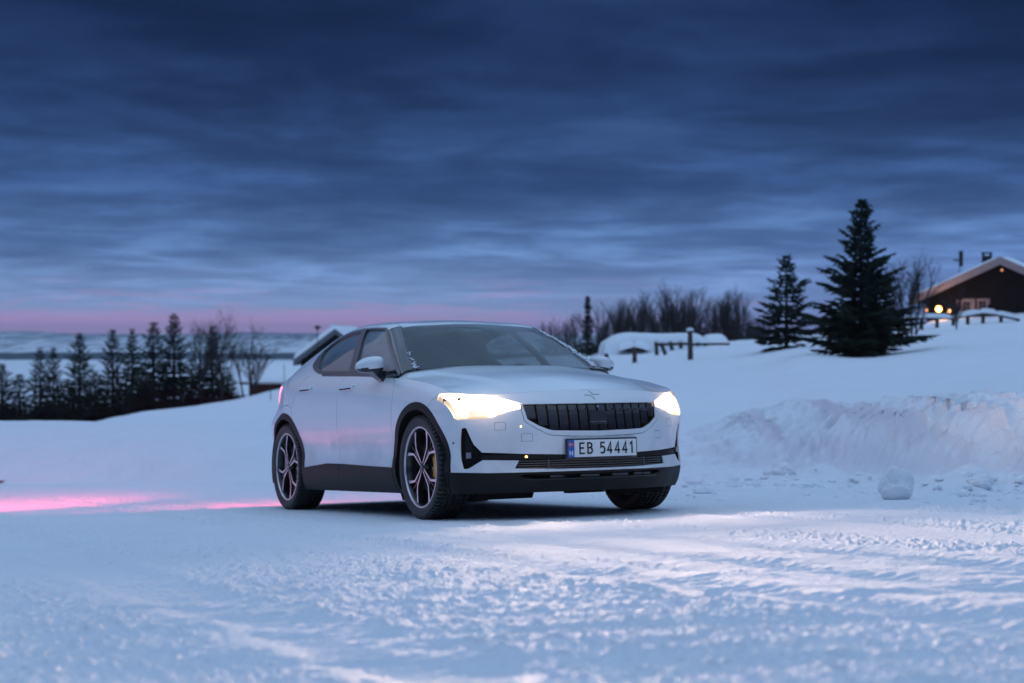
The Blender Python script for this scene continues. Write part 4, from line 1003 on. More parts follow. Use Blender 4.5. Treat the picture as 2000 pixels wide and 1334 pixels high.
# ---- wheels
def make_wheel(side):
    # barrel and lip
    m = MB()
    m.lathe([(.262, .100), (.266, .109), (.275, .109), (.277, .103)], 96, 1)
    m.lathe([(.262, .101), (.250, .08), (.243, .0), (.246, -.09), (.262, -.105), (.275, -.108)], 96, 0)
    k0 = len(m.v)
    w = m.obj('wheel', [M['rimdark'], M['rimface']], None, True); split_mod(w, 30)
    # tyre
    m = MB(); prof = [(.268, .104), (.280, .112), (.297, .1185), (.318, .1215), (.332, .119), (.337, .111), (.338, .098), (.339, .06), (.339, 0), (.339, -.06), (.338, -.098), (.337, -.111), (.332, -.119), (.318, -.1215), (.297, -.1185), (.268, -.104)]
    m.lathe(prof, 96)
    rows = [(.098, .030, .0, 66), (.058, .026, .35, 66), (.020, .022, .8, 60), (-.022, .022, -.8, 60), (-.060, .026, -.35, 66), (-.100, .030, .0, 66)]
    for wy, hw, sk, n in rows:
        for k in range(n):
            a = 2 * math.pi * (k + (.5 if wy < 0 else 0)) / n; da = math.pi / n * 1.22
            P = []
            for r in (.334, .3525):
                for (u, v) in ((-1, -1), (1, -1), (1, 1), (-1, 1)):
                    aa = a + da * .5 * u + sk * v * hw / .35 * (1 if wy >= 0 else 1); rr = r - (.006 if abs(wy + hw * .5 * v) > .108 else 0) 
                    P.append((rr * math.cos(aa), wy + hw * .5 * v, rr * math.sin(aa)))
            m.quad_box(P)
    for k in range(66):      # shoulder lugs down the sidewall
        for sg in (1, -1):
            a = 2 * math.pi * k / 66; da = math.pi / 66 * 1.2; P = []
            for (r, wy) in ((.349, .100), (.330, .116)):
                for u, o_ in ((-1, 0), (1, 0), (1, .005), (-1, .005)):
                    aa = a + da * .5 * u; P.append(((r + o_ * .8) * math.cos(aa), sg * (wy + o_), (r + o_ * .8) * math.sin(aa)))
            m.quad_box(P)
    ty = m.obj('tyre', M['rubber'], w, True); split_mod(ty, 32)
    # four forked spokes
    for q in range(4):
        th = R(45 + 90 * q + 3); m = MB(); Rt = lambda r, a: (r * math.cos(th + R(a)), r * math.sin(th + R(a)))
        for sg in (1, -1):
            P = [Rt(.030, sg * 20), Rt(.070, sg * 13), Rt(.158, sg * 10), Rt(.215, sg * 18.5), Rt(.264, sg * 24)]
            for q4 in ribbon(P, [.008, .010, .013, .017, .026]):
                m.prism(q4, (0, .094, 0), (1, 0, 0), (0, 0, 1), (0, 1, 0), -.040, 0, 0, 1)
        stem = [Rt(.028, 24), Rt(.07, 14), Rt(.158, 9), Rt(.158, -9), Rt(.07, -14), Rt(.028, -24)]
        m.prism(stem, (0, .088, 0), (1, 0, 0), (0, 0, 1), (0, 1, 0), -.034, 0, 0)
        for sg in (-1, 1):
            for q4 in ribbon([Rt(.150, sg * 3.2), Rt(.262, sg * 7)], .007): m.prism(q4, (0, .084, 0), (1, 0, 0), (0, 0, 1), (0, 1, 0), -.03, 0, 0)
        o = mesh_obj('spoke', m.v, m.f, [M['rimdark'], M['rimface']], w, False, m.m)
    m = MB(); m.lathe([(.0005, .098), (.026, .098), (.034, .092), (.040, .06)], 24); m.obj('hub_cap', M['rimdark'], w, True)
    m = MB(); m.tube([(0, .0985, -.010), (0, .0985, .010)], .0016, 4); m.tube([(-.010, .0985, 0), (.010, .0985, 0)], .0016, 4); m.obj('hub_badge', M['rimface'], w)
    m = MB(); m.lathe([(.05, .045), (.07, .052), (.085, .036), (.178, .034), (.180, .010), (.05, .008)], 64); m.obj('brake_disc', M['disc'], w, True)
    return w
wp = [(0, -1), (0, 1), (-2.735, -1), (-2.735, 1)]
w0 = make_wheel(-1)
def copy_tree(o, parent=None):
    c = o.copy(); COL.objects.link(c); c.parent = parent
    for ch in list(o.children): copy_tree(ch, c)
    return c
wheels = []
for i, (x, s) in enumerate(wp):
    w = w0 if i == 0 else copy_tree(w0, None); w.parent = car; wheels.append(w)
    w.location = (x, s * .796, .362); w.rotation_euler = (0, R((5, 22, -14, 40)[i]), R(180) if s < 0 else 0)
    m = MB(); A = []
    # caliper stays at the front edge of the disc
    a0, a1 = (R(-30), R(32)) if x > -1 else (R(150), R(200))
    poly = [(.192 * math.cos(a), .192 * math.sin(a)) for a in np.linspace(a0, a1, 8)] + [(.118 * math.cos(a), .118 * math.sin(a)) for a in np.linspace(a1, a0, 8)]
    m.prism(poly, (x, s * .796, .362), (1, 0, 0), (0, 0, 1), (0, s, 0), -.02, .064)
    c = m.obj('brake_caliper', M['caliper'] if x > -1 else M['disc'], car); bv = c.modifiers.new('bevel', 'BEVEL'); bv.width = .006; bv.segments = 2
# wheel wells and underbody
for x in (0, -2.735):
    for s in (-1, 1):
        m = MB(); an = np.linspace(R(-18), R(198), 30); yo = s * (yside(max(min(x, .3), -3.1), .75) - .03)
        for k in range(29):
            a, b = an[k], an[k + 1]; r = .408; j = len(m.v)
            m.v += [(x + r * math.cos(a), yo, .352 + r * math.sin(a)), (x + r * math.cos(b), yo, .352 + r * math.sin(b)), (x + r * math.cos(b), s * .56, .352 + r * math.sin(b)), (x + r * math.cos(a), s * .56, .352 + r * math.sin(a))]
            m.f.append((j, j + 1, j + 2, j + 3)); m.m.append(0)
        j = len(m.v); m.v += [(x + .408 * math.cos(a), s * .56, .352 + .408 * math.sin(a)) for a in an]; m.f.append(tuple(range(j, j + 30))); m.m.append(0)
        m.obj('wheel_well', M['cladding'], car, False)
m = MB(); m.box(-3.55, .56, -.52, .52, .185, .36); m.box(-2.28, -.46, -.82, .82, .175, .30)
for x in (0, -2.735):
    m.box(x - .06, x + .06, -.70, .70, .26, .33); m.box(x - .26, x - .18, -.66, .66, .19, .25)
m.quad_box([(-.48, -.80, .125), (-.56, -.80, .125), (-.56, -.5, .125), (-.48, -.5, .125), (-.46, -.84, .26), (-.56, -.84, .26), (-.56, -.5, .26), (-.46, -.5, .26)])
m.quad_box([(-.48, .5, .125), (-.56, .5, .125), (-.56, .8, .125), (-.48, .8, .125), (-.46, .5, .26), (-.56, .5, .26), (-.56, .84, .26), (-.46, .84, .26)])
m.quad_box([(.47, -.72, .14), (.42, -.72, .14), (.42, -.30, .14), (.47, -.30, .14), (.52, -.70, .21), (.42, -.70, .21), (.42, -.30, .21), (.52, -.30, .21)])
m.quad_box([(.47, .30, .14), (.42, .30, .14), (.42, .72, .14), (.47, .72, .14), (.52, .30, .21), (.42, .30, .21), (.42, .70, .21), (.52, .70, .21)])
m.obj('underbody', M['gap'], car)

# ---- cabin
for y in (-.36, .36):
    m = MB(); m.quad_box([(-1.10, y - .23, .42), (-1.62, y - .23, .40), (-1.62, y + .23, .40), (-1.10, y + .23, .42), (-1.08, y - .24, .60), (-1.60, y - .24, .56), (-1.60, y + .24, .56), (-1.08, y + .24, .60)])
    m.quad_box([(-1.50, y - .23, .55), (-1.62, y - .22, .55), (-1.62, y + .22, .55), (-1.50, y + .23, .55), (-1.70, y - .20, 1.13), (-1.78, y - .19, 1.13), (-1.78, y + .19, 1.13), (-1.70, y + .20, 1.13)])
    st = m.obj('seat', M['seat'], car); bv = st.modifiers.new('bevel', 'BEVEL'); bv.width = .04; bv.segments = 3
    m = MB(); m.quad_box([(-1.68, y - .13, 1.14), (-1.79, y - .12, 1.14), (-1.79, y + .12, 1.14), (-1.68, y + .13, 1.14), (-1.71, y - .11, 1.30), (-1.79, y - .10, 1.30), (-1.79, y + .10, 1.30), (-1.71, y + .11, 1.30)])
    hr = m.obj('headrest', M['seat'], st); bv = hr.modifiers.new('bevel', 'BEVEL'); bv.width = .03; bv.segments = 3
m = MB(); m.quad_box([(-2.50, -.62, .5), (-2.66, -.62, .5), (-2.66, .62, .5), (-2.50, .62, .5), (-2.66, -.58, 1.08), (-2.80, -.58, 1.08), (-2.80, .58, 1.08), (-2.66, .58, 1.08)])
m.obj('rear_seat', M['seat'], car)
m = MB(); m.quad_box([(-.40, -.80, .55), (-.98, -.80, .60), (-.98, .80, .60), (-.40, .80, .55), (-.44, -.78, 1.00), (-.92, -.80, .985), (-.92, .80, .985), (-.44, .78, 1.00)])
m.obj('dashboard', M['seat'], car)
m = MB(); cs = [( -.98 + .05 * math.sin(a), .36 + .18 * math.cos(a), .93 + .17 * math.sin(a)) for a in np.linspace(0, 2 * math.pi, 28)]
m.tube(cs, .014, 8, cap=False); m.box(-.99, -.96, .20, .52, .915, .945); m.obj('steering_wheel', M['seat'], car, True)
m = MB(); m.box(-2.9, .3, -.85, .85, .36, .42); m.obj('cabin_floor', M['gap'], car)
# frozen spray caught along the screen pillars
rs = random.Random(4); bmv = bmesh.new()
def blob(c, r):
    q = bmesh.ops.create_icosphere(bmv, subdivisions=1, radius=r)['verts']
    for v in q: v.co = Vector((v.co.x * rs.uniform(.7, 1.5), v.co.y * rs.uniform(.6, 1.2), v.co.z * rs.uniform(.4, .9))) + Vector(c)
for k in range(260):
    t_ = rs.random(); x = -.47 - .58 * t_; yb_ = np.interp(x, [-1.055, -.95, -.77, -.622, -.476], [.568, .605, .661, .697, .722])
    blob(scr(x, float(yb_) + rs.gauss(.02, .016), -.004), rs.uniform(.004, .012) * (1.15 - .3 * t_))
for k in range(60):
    t_ = rs.random() ** 1.6; x = -.45 - .22 * t_; yb_ = np.interp(x, [-1.055, -.95, -.77, -.622, -.476], [.568, .605, .661, .697, .722])
    blob(scr(x, -float(yb_) + rs.gauss(0, .010), -.004), rs.uniform(.003, .009))
me = bpy.data.meshes.new('frozen_spray'); bmv.to_mesh(me); bmv.free(); me.materials.append(M['snow_soft'])
fz = bpy.data.objects.new('frozen_spray', me); COL.objects.link(fz); fz.parent = car; tag(fz, kind='stuff')
# ------------------------------------------------------------------ trees
rng = random.Random(7)
def spruce_mesh(h, rad, seed, levels, per, twig, lean=0., gap=.0, top_thin=1.0, low=.04):
    r = random.Random(seed); c = MB(); tk = MB()
    tk.tube([(0, 0, -.5), (0, 0, h * .3), (lean * .5, 0, h * .7), (lean, 0, h)], [h * .018 + .03, h * .014 + .02, h * .007 + .01, .006], 7)
    def brush(p, q, wd):
        p = np.array(p); q = np.array(q); t = q - p; Lh = np.linalg.norm(t); t /= Lh + 1e-9
        a = np.cross(t, (0, 0, 1.)); a /= np.linalg.norm(a) + 1e-9; b = np.cross(t, a)
        for ax in (a, b * .8):
            k = len(c.v); m_ = p + t * Lh * .45
            c.v += [tuple(p), tuple(m_ + ax * wd * .5 - t * .02), tuple(q), tuple(m_ - ax * wd * .5)]; c.f.append((k, k + 1, k + 2, k + 3)); c.m.append(0)
    for i in range(levels):
        f = (i + r.uniform(-.3, .3)) / levels; f = max(0, f); z = h * (low + (1 - low) * f ** 1.0)
        if z > h * .985: continue
        prof = (1 - f) ** .78 * (.62 + .55 * r.random()) * (.42 + .58 * min(1, f / .16)); Lb = rad * prof * top_thin ** (f * 3) + .06 * h * .18
        n = max(3, int(per * (1.15 - .5 * f)))
        for k in range(n):
            if r.random() < gap: continue
            a = 2 * math.pi * (k + r.random() * .9) / n; L_ = Lb * r.uniform(.50, 1.20)
            droop = -.30 * (1 - f) + .75 * f ** 2 + r.uniform(-.10, .10)
            d = np.array([math.cos(a), math.sin(a), 0]); p0 = np.array([lean * f, 0, z])
            p1 = p0 + d * L_ * .55 + np.array([0, 0, L_ * .55 * droop]); p2 = p0 + d * L_ + np.array([0, 0, L_ * (droop + .16)])
            c.tube([p0, p1, p2], [.012 + .006 * L_, .010, .003], 3, 0, False)
            nt_ = max(3, int(L_ / twig))
            for j in range(nt_):
                u = (j + .6 + r.random() * .5) / nt_; u = min(u, .99)
                p = p0 * (1 - u) ** 2 + 2 * p1 * u * (1 - u) * 1.0 + p2 * u * u if False else (p0 + (p1 - p0) * u / .55 if u < .55 else p1 + (p2 - p1) * (u - .55) / .45)
                sl = L_ * .34 * (1.15 - u) + .08
                for sg in (-1, 1):
                    w = a + sg * (math.radians(52) + r.uniform(-.25, .25))
                    q = p + np.array([math.cos(w), math.sin(w), r.uniform(-.45, .12)]) * sl * r.uniform(.7, 1.2)
                    brush(p, q, .055 + .10 * sl)
            brush(p1, p2 + (p2 - p1) * .25, .09 + .04 * L_)
    brush((lean, 0, h * .93), (lean, 0, h * 1.02), .10)
    return tk, c
def birch_mesh(h, seed, spread=.32, depth=4, stems=1, tw=.006):
    r = random.Random(seed); c = MB(); tk = MB()
    def grow(p, d, L_, rad, lv, m):
        segs = 3; pts = [p]; 
        for s in range(segs):
            d = d + np.array([r.uniform(-.10, .10), r.uniform(-.10, .10), r.uniform(.0, .10)]); d /= np.linalg.norm(d); pts.append(pts[-1] + d * L_ / segs)
        m.tube(pts, [rad * (1 - .5 * i / segs) for i in range(segs + 1)], 5 if lv == 0 else 3, 0, False)
        if lv >= depth: return
        nb = (7, 5, 4, 2)[min(lv, 3)]
        for k in range(nb):
            u = r.uniform(.32, 1.0) if lv == 0 else r.uniform(.2, 1.0); i = min(int(u * segs), segs - 1); q = pts[i] + (pts[i + 1] - pts[i]) * (u * segs - i)
            a = r.uniform(0, 2 * math.pi); s = spread * r.uniform(.6, 1.5) * (1 + .25 * lv)
            nd = d + np.array([math.cos(a) * s * 2, math.sin(a) * s * 2, r.uniform(-.05, .2)]); nd /= np.linalg.norm(nd)
            grow(q, nd, L_ * r.uniform(.42, .66), max(rad * .48, tw), lv + 1, c)
    for s in range(stems):
        a = r.uniform(0, 6.28); grow(np.array([.12 * s * math.cos(a), .12 * s * math.sin(a), -.4]), np.array([.12 * s * math.cos(a), .12 * s * math.sin(a), 1.]), h * .62 * (1 if s == 0 else r.uniform(.75, 1)), h * .011 + .012, 0, tk)
    return tk, c
def plant(name, tk, c, loc, label, cat, mt, mc, group=None, sc=1., rz=0.):
    t = empty(name, loc, rz); t.scale = (sc,) * 3; tag(t, label, cat, group)
    tk.obj('trunk', mt, t, True); c.obj('crown', mc, t); return t
def dup_tree(src, loc, label, group, sc, rz):
    r_ = src.copy(); COL.objects.link(r_); r_.location = loc; r_.scale = (sc[0], sc[0], sc[1]) if isinstance(sc, tuple) else (sc,) * 3; r_.rotation_euler = (0, 0, rz); tag(r_, label, None, group)
    for ch in src.children: q = ch.copy(); COL.objects.link(q); q.parent = r_
    return r_
def hpx(px, y): return px * y / F_PX
# the big spruce on the right slope and its neighbour
x, y, z = at(1682, 46.5); h = hpx(706 - 394, 46.5)
plant('spruce_tree', *spruce_mesh(h, h * .44, 17, 46, 10, .11, lean=.0, low=.03, gap=.06, top_thin=.84), (x, y, z - .05), 'tallest dense dark spruce, on the snow slope in front of the cabin', 'spruce tree', M['bark'], M['needle'])
x, y, z = at(1536, 55); h = hpx(664 - 480, 56)
plant('spruce_tree', *spruce_mesh(h, h * .40, 23, 26, 9, .16, gap=.12, low=.04), (x, y, z - .1), 'broad ragged spruce left of the tallest spruce, beside the bare wood', 'spruce tree', M['bark'], M['needle'])
x, y, z = at(1148, 74); h = hpx(692 - 577, 74)
plant('spruce_tree', *spruce_mesh(h + .6, h * .15, 31, 34, 7, .12, low=.03), (x, y, z - .5), 'narrow column-like spruce rising at the left end of the bare wood', 'spruce tree', M['bark'], M['needle'])
# left group along the crest: u, top v, base depth, width factor
LEFT = [(340, 610, 88, .24, 'tallest slim spruce in the crowded clump on the left crest'),
 (300, 626, 90, .28, 'dark full spruce just left of the tallest one on the left crest'),
 (258, 640, 91, .22, 'slim spruce in the clump with two bare tips above it'),
 (220, 640, 90, .22, 'pointed spruce at the left edge of the crowded clump'),
 (155, 648, 89, .24, 'lone pointed spruce standing clear left of the crowded clump'),
 (104, 676, 92, .20, 'right one of the two small thin spruces left of the lone one'),
 (78, 676, 91, .22, 'left one of the two small thin spruces left of the lone one'),
 (38, 728, 94, .36, 'low bushy spruce near the left edge of the picture'),
 (4, 708, 92, .30, 'cut-off dark spruce at the very left edge of the picture'),
 (415, 634, 87, .24, 'last spruce at the right end of the clump, among bare birches'),
 (185, 722, 93, .40, 'low bushy young spruce between the lone spruce and the clump'),
 (375, 700, 86, .40, 'low wide spruce filling the foot of the clump on its right'),
 (278, 716, 86, .42, 'low wide spruce at the foot of the clump in the middle'),
 (125, 742, 93, .42, 'stunted bushy spruce right behind the two small thin spruces'),
 (446, 722, 87, .40, 'low shaggy spruce under the bare birches at the right end')]
protos = [spruce_mesh(8., 8 * .26, 40 + k, 46, 9, .17, gap=.03, low=.03, top_thin=.95) for k in range(4)]
psrc = []
for k, (u, v, y, wf, lb) in enumerate(LEFT):
    x, y, z = at(u, y); zt = v_to_z(v, y); z0 = z - .6; hh = zt - z0; s = hh / 8.1; w = s * wf / .26 * 1.3
    if k < 4:
        o = plant('spruce_tree', *protos[k], (x, y, z0), lb, 'spruce tree', M['bark'], M['needle'], 'spruces along the left crest', 1.)
        o.scale = (w, w, s); o.rotation_euler = (0, 0, rng.uniform(0, 6)); psrc.append(o)
    else:
        dup_tree(psrc[k % 4], (x, y, z0), lb, 'spruces along the left crest', (w, s), rng.uniform(0, 6))
# tiny tips poking out of the snow at far left
for u, v0, v1, lb in ((26, 842, 826, 'left one of two tiny spruce tips poking through the crest snow'), (40, 840, 820, 'right one of two tiny spruce tips poking through the crest snow')):
    x, y, z = at(u, 80); h = hpx(v0 - v1, 80) + .1
    plant('spruce_sapling', *spruce_mesh(h, h * .35, u, 9, 5, .10), (x, y, z), lb, 'spruce sapling', M['bark'], M['needle'])
# birches on the left
for k, (u, v, y, lb) in enumerate([(390, 615, 86, 'tall thin bare birch between the last two spruces of the left clump'), (432, 616, 85, 'bare forked birch leaning beside the last spruce of the clump'), (490, 626, 84, 'spreading bare birch standing alone in front of the red barn')]):
    x, y, z = at(u, y); z0 = z - .3; hh = v_to_z(v, y) - z0
    o = plant('birch_tree', *birch_mesh(hh / 1.02, 60 + k, (.16, .20, .30)[k], 4, (2, 2, 3)[k]), (x, y, z0), lb, 'birch tree', M['bark'], M['birch'], None)
x, y, z = at(1782, 60); z0 = z - .3; hh = v_to_z(478, y) - z0
plant('birch_tree', *birch_mesh(hh, 77, .20, 4, 4), (x, y, z0), 'bare many-stemmed birch between the tallest spruce and the cabin', 'birch tree', M['bark'], M['birch'])
x, y, z = at(1868, 60); z0 = z - .3; hh = v_to_z(540, y) - z0
plant('birch_tree', *birch_mesh(hh, 79, .15, 4, 1), (x, y, z0), 'small bare sapling in front of the cabin gable', 'birch tree', M['bark'], M['birch'])
# the bare wood behind the shed
bp_ = [birch_mesh(7.5, 100 + k, (.13, .17, .11, .15, .12)[k], 4, (3, 3, 3, 4, 3)[k], .008) for k in range(5)]
bsrc = []
wood = [(1075, 628), (1100, 622), (1122, 618), (1172, 610), (1186, 618), (1206, 585), (1214, 592), (1232, 596), (1246, 592), (1258, 592), (1266, 600), (1282, 604), (1296, 575), (1304, 572), (1318, 580), (1330, 584), (1344, 594), (1354, 572), (1362, 578), (1380, 596), (1396, 590), (1412, 580), (1426, 572), (1440, 576), (1452, 590)]
for k, (u, v) in enumerate(wood):
    y = 92 + rng.uniform(-3, 6); x, y, z = at(u, y); z0 = z - .2; hh = v_to_z(v, y) - z0; s = hh / 7.1
    lb = 'bare birch in the tangled wood behind the snow-laden shed'
    if k < 5:
        o = plant('birch_tree', *bp_[k], (x, y, z0), lb, 'birch tree', M['bark'], M['birch'], 'bare birches in the wood behind the shed'); o.scale = (s, s, s); o.rotation_euler = (0, 0, rng.uniform(0, 6)); bsrc.append(o)
    else: dup_tree(bsrc[k % 5], (x, y, z0), lb, 'bare birches in the wood behind the shed', (s * 1.0, s), rng.uniform(0, 6))
# low scrub thickening the foot of the wood
sb = MB(); rr = random.Random(5)
for k in range(2600):
    u = rr.uniform(1060, 1500); y = rr.uniform(92, 106); x, y, z = at(u, y); h = rr.uniform(.6, 2.0) * (.6 + .6 * abs(float(pnoise(u * .02, 0., 3))) * 2)
    p = np.array((x, y, z - .2)); d = np.array((rr.uniform(-.3, .3), rr.uniform(-.3, .3), 1.)); w = .03
    q = p + d * h; kk = len(sb.v); sb.v += [tuple(p - (w, 0, 0)), tuple(p + (w, 0, 0)), tuple(q)]; sb.f.append((kk, kk + 1, kk + 2)); sb.m.append(0)
    for j in range(5):
        f = rr.uniform(.25, .95); a = p + d * h * f; b = a + np.array((rr.uniform(-1, 1), rr.uniform(-.6, .6), rr.uniform(.2, .9))) * h * .26; kk = len(sb.v)
        sb.v += [tuple(a - (0, 0, .025)), tuple(a + (0, 0, .025)), tuple(b)]; sb.f.append((kk, kk + 1, kk + 2)); sb.m.append(0)
tag(sb.obj('scrub', M['birch']), 'leafless undergrowth thickening the foot of the bare wood', 'scrub', kind='stuff')
# lower wood on the valley side below the left crest
vb = MB()
for k in range(1500):
    u = rr.uniform(-120, 640); y = rr.uniform(150, 600) ; x = (u - 1000) / F_PX * y; z = land_z(x, y); h = rr.uniform(2.5, 6); w = h * rr.uniform(.14, .22)
    for lvl in range(6):
        f0 = lvl * .15; kk = len(vb.v); n = 8; zz0 = z + h * (.06 + f0); zz1 = z + h * min(1, .06 + f0 + .30); ww = w * (1 - f0) * rr.uniform(.8, 1.2)
        vb.v += [(x + ww * math.cos(6.28 * i / n + lvl) * (1.15 if i % 2 else .45), y + ww * math.sin(6.28 * i / n + lvl) * (1.15 if i % 2 else .45), zz0 + rr.uniform(-.2, .2)) for i in range(n)] + [(x, y, zz1)]
        for i in range(n): vb.f.append((kk + i, kk + (i + 1) % n, kk + n)); vb.m.append(0)
tag(vb.obj('forest', M['needle']), 'dark spruce forest on the slope falling to the valley', 'forest', kind='stuff')

# ------------------------------------------------------------------ buildings and fences
def snow_slab(name, par, P, th, lump=.06, nx=40, ny=16, seed=1, mat=None):
    """soft slab of snow lying over the quad P (4 corners), rounded at its rim"""
    P = [np.array(p, float) for p in P]; G = np.zeros((nx, ny, 3)); nrm = np.cross(P[1] - P[0], P[3] - P[0]); nrm /= np.linalg.norm(nrm)
    if nrm[2] < 0: nrm = -nrm
    for i in range(nx):
        for j in range(ny):
            a = i / (nx - 1); b = j / (ny - 1); p = P[0] * (1 - a) * (1 - b) + P[1] * a * (1 - b) + P[2] * a * b + P[3] * (1 - a) * b
            e = min(1, min(a, 1 - a) * nx / 5.) ; e2 = min(1, min(b, 1 - b) * ny / 4.); e = math.sqrt(max(0, 1 - (1 - e) ** 2)) * math.sqrt(max(0, 1 - (1 - e2) ** 2))
            G[i, j] = p + nrm * (e * th * (1 + lump * 2 * float(fbm(p[0] * .4, p[1] * .4, 3, seed))) + .0) + np.array((0, 0, -.04 * (1 - e)))
    return grid_mesh(name, G, mat or M['snow_soft'], par)
# cabin on the ridge, upper right
yc = 74.; cab = empty('cabin', ((1955 - 1000) / F_PX * yc, yc, v_to_z(640, yc)), -R(21)); tag(cab, 'dark timber cabin with pale bargeboards and glowing porch lights on the ridge', 'cabin')
cx0, cy0, cz0 = cab.location
def cl_(u, v, dy=0.): return ((u - 1000) / F_PX * yc - cx0, dy, v_to_z(v, yc) - cz0)
ap = np.array(cl_(1955, 503)); le = np.array(cl_(1783, 582)); sl_ = (ap[2] - le[2]) / (ap[0] - le[0]); re_ = np.array((ap[0] + (ap[0] - le[0]), 0, le[2])); D = 9.
m = MB(); wl = ap[0] - (ap[0] - le[0]) * .83; wr = ap[0] + (ap[0] - le[0]) * .83
zz = lambda x: ap[2] - .26 - abs(x - ap[0]) * sl_
# gable wall built board by board
nb_ = 46; xs_ = np.linspace(wl, wr, nb_ + 1)
holes = [(1868, 1884, 586, 614), (1888, 1904, 586, 614), (1912, 1934, 588, 612)]
wall_p = []
m0 = MB(); m0.prism([(wl, -1.2), (wr, -1.2), (wr, zz(wr)), (ap[0], zz(ap[0])), (wl, zz(wl))], (0, .12, 0), (1, 0, 0), (0, 0, 1), (0, 1, 0), 0, D - .6); wall = m0.obj('wall', M['logwall'], cab)
bd = None
for k in range(nb_):
    a, b = xs_[k] + .012, xs_[k + 1] - .012; xm_ = (a + b) / 2; mm_ = MB(); mm_.box(a, b, .06 + .012 * (k % 2), .13, -1.2, min(zz(a), zz(b)) - .01); o = mm_.obj('wall_board', M['logwall'], cab)
# windows and lit boards of the porch
for (u0, u1, v0, v1) in [(1884, 1897, 589, 612), (1913, 1927, 588, 609)]:
    a, b = cl_(u0, v1), cl_(u1, v0); m = MB(); m.box(a[0] - .07, b[0] + .07, -.02, .05, a[2] - .07, b[2] + .07); fr = m.obj('window', M['fascia'], cab)
    for i in range(2):
        for j in range(3):
            xa = a[0] + (b[0] - a[0]) * (i + .08) / 2; xb = a[0] + (b[0] - a[0]) * (i + .92) / 2; za = a[2] + (b[2] - a[2]) * (j + .08) / 3; zb = a[2] + (b[2] - a[2]) * (j + .92) / 3
            m = MB(); m.box(xa, xb, -.03, -.021, za, zb); m.obj('pane', M['gloss'], fr)
for (u0, u1, v0, v1) in [(1871, 1881, 585, 613), (1899, 1906, 585, 611), (1882, 1906, 583, 587), (1909, 1934, 583, 587), (1929, 1934, 588, 594)]:
    a, b = cl_(u0, v1), cl_(u1, v0); m = MB(); m.box(a[0], b[0], -.035, .055, a[2], b[2]); m.obj('porch_post', M['fascia'], cab)
# roof: deck, bargeboards, snow
for sg in (-1, 1):
    e_ = le if sg < 0 else re_; m = MB(); up = np.array((0, 0, 1.))
    for (o_, y0, y1, t0, t1, mat, nm) in ((0, -.55, D, -.20, 0, M['logwall'], 'roof'), (0, -.66, -.56, -.34, .02, M['fascia'], 'bargeboard')):
        m = MB(); A = [ap + up * t0, e_ + up * t0, e_ + up * t1, ap + up * t1]; m.quad_box([(p[0], y0, p[2]) for p in A] + [(p[0], y1, p[2]) for p in A]); o = m.obj(nm, mat, cab)
    snow_slab('roof_snow', cab, [(ap[0], -.6, ap[2] + .03), (e_[0], -.6, e_[2] + .03), (e_[0], D, e_[2] + .03), (ap[0], D, ap[2] + .03)], .16, .1, 40, 14, 7 + sg)
a, b = cl_(1913, 530), cl_(1931, 489)
m = MB(); m.box(a[0], b[0], 1.5, 2.0, a[2], b[2] - .16); ch = m.obj('chimney', M['black'], cab)
m = MB(); 
for px_ in (a[0] + .04, b[0] - .04):
    for py_ in (1.54, 1.96): m.box(px_ - .04, px_ + .04, py_ - .04, py_ + .04, b[2] - .16, b[2] - .04)
m.box(a[0] - .03, b[0] + .03, 1.47, 2.03, b[2] - .05, b[2]); m.obj('chimney_cap', M['black'], ch)
def lamp(u, v, rad, mat, en, label, dy=-.25):
    p = cl_(u, v, dy); t = empty('porch_lamp', (p[0] + cx0, cy0 + dy, p[2] + cz0)); tag(t, label, 'lamp')
    bm_ = bmesh.new(); bmesh.ops.create_uvsphere(bm_, u_segments=16, v_segments=10, radius=rad); me_ = bpy.data.meshes.new('bulb'); bm_.to_mesh(me_); bm_.free(); me_.materials.append(mat); o = bpy.data.objects.new('bulb', me_); COL.objects.link(o); o.parent = t
    m_ = MB(); m_.box(-.03, .03, 0, .25, rad * .6, rad * .6 + .05); m_.box(-.05, .05, .22, .28, -.1, .2); m_.obj('bracket', M['black'], t)
    if en:
        l_ = bpy.data.lights.new('bulb_light', 'POINT'); l_.energy = en; l_.color = (1, .52, .22); l_.shadow_soft_size = .12; lo_ = bpy.data.objects.new('bulb_light', l_); COL.objects.link(lo_); lo_.parent = t; lo_.location = (0, -.35, 0)
lamp(1827, 604, .13, M['bulb'], 34, 'brightest porch lamp, a glaring orange ball at the cabin corner', -.55)
lamp(1804, 606, .06, M['bulb2'], 0, 'small dim lamp left of the brightest porch lamp', -.5)
lamp(1849, 608, .07, M['bulb2'], 12, 'small dim lamp right of the brightest porch lamp', -.5)
lamp(1953, 528, .035, M['bulb2'], 0, 'tiny spotlight under the ridge of the cabin gable', -.3)
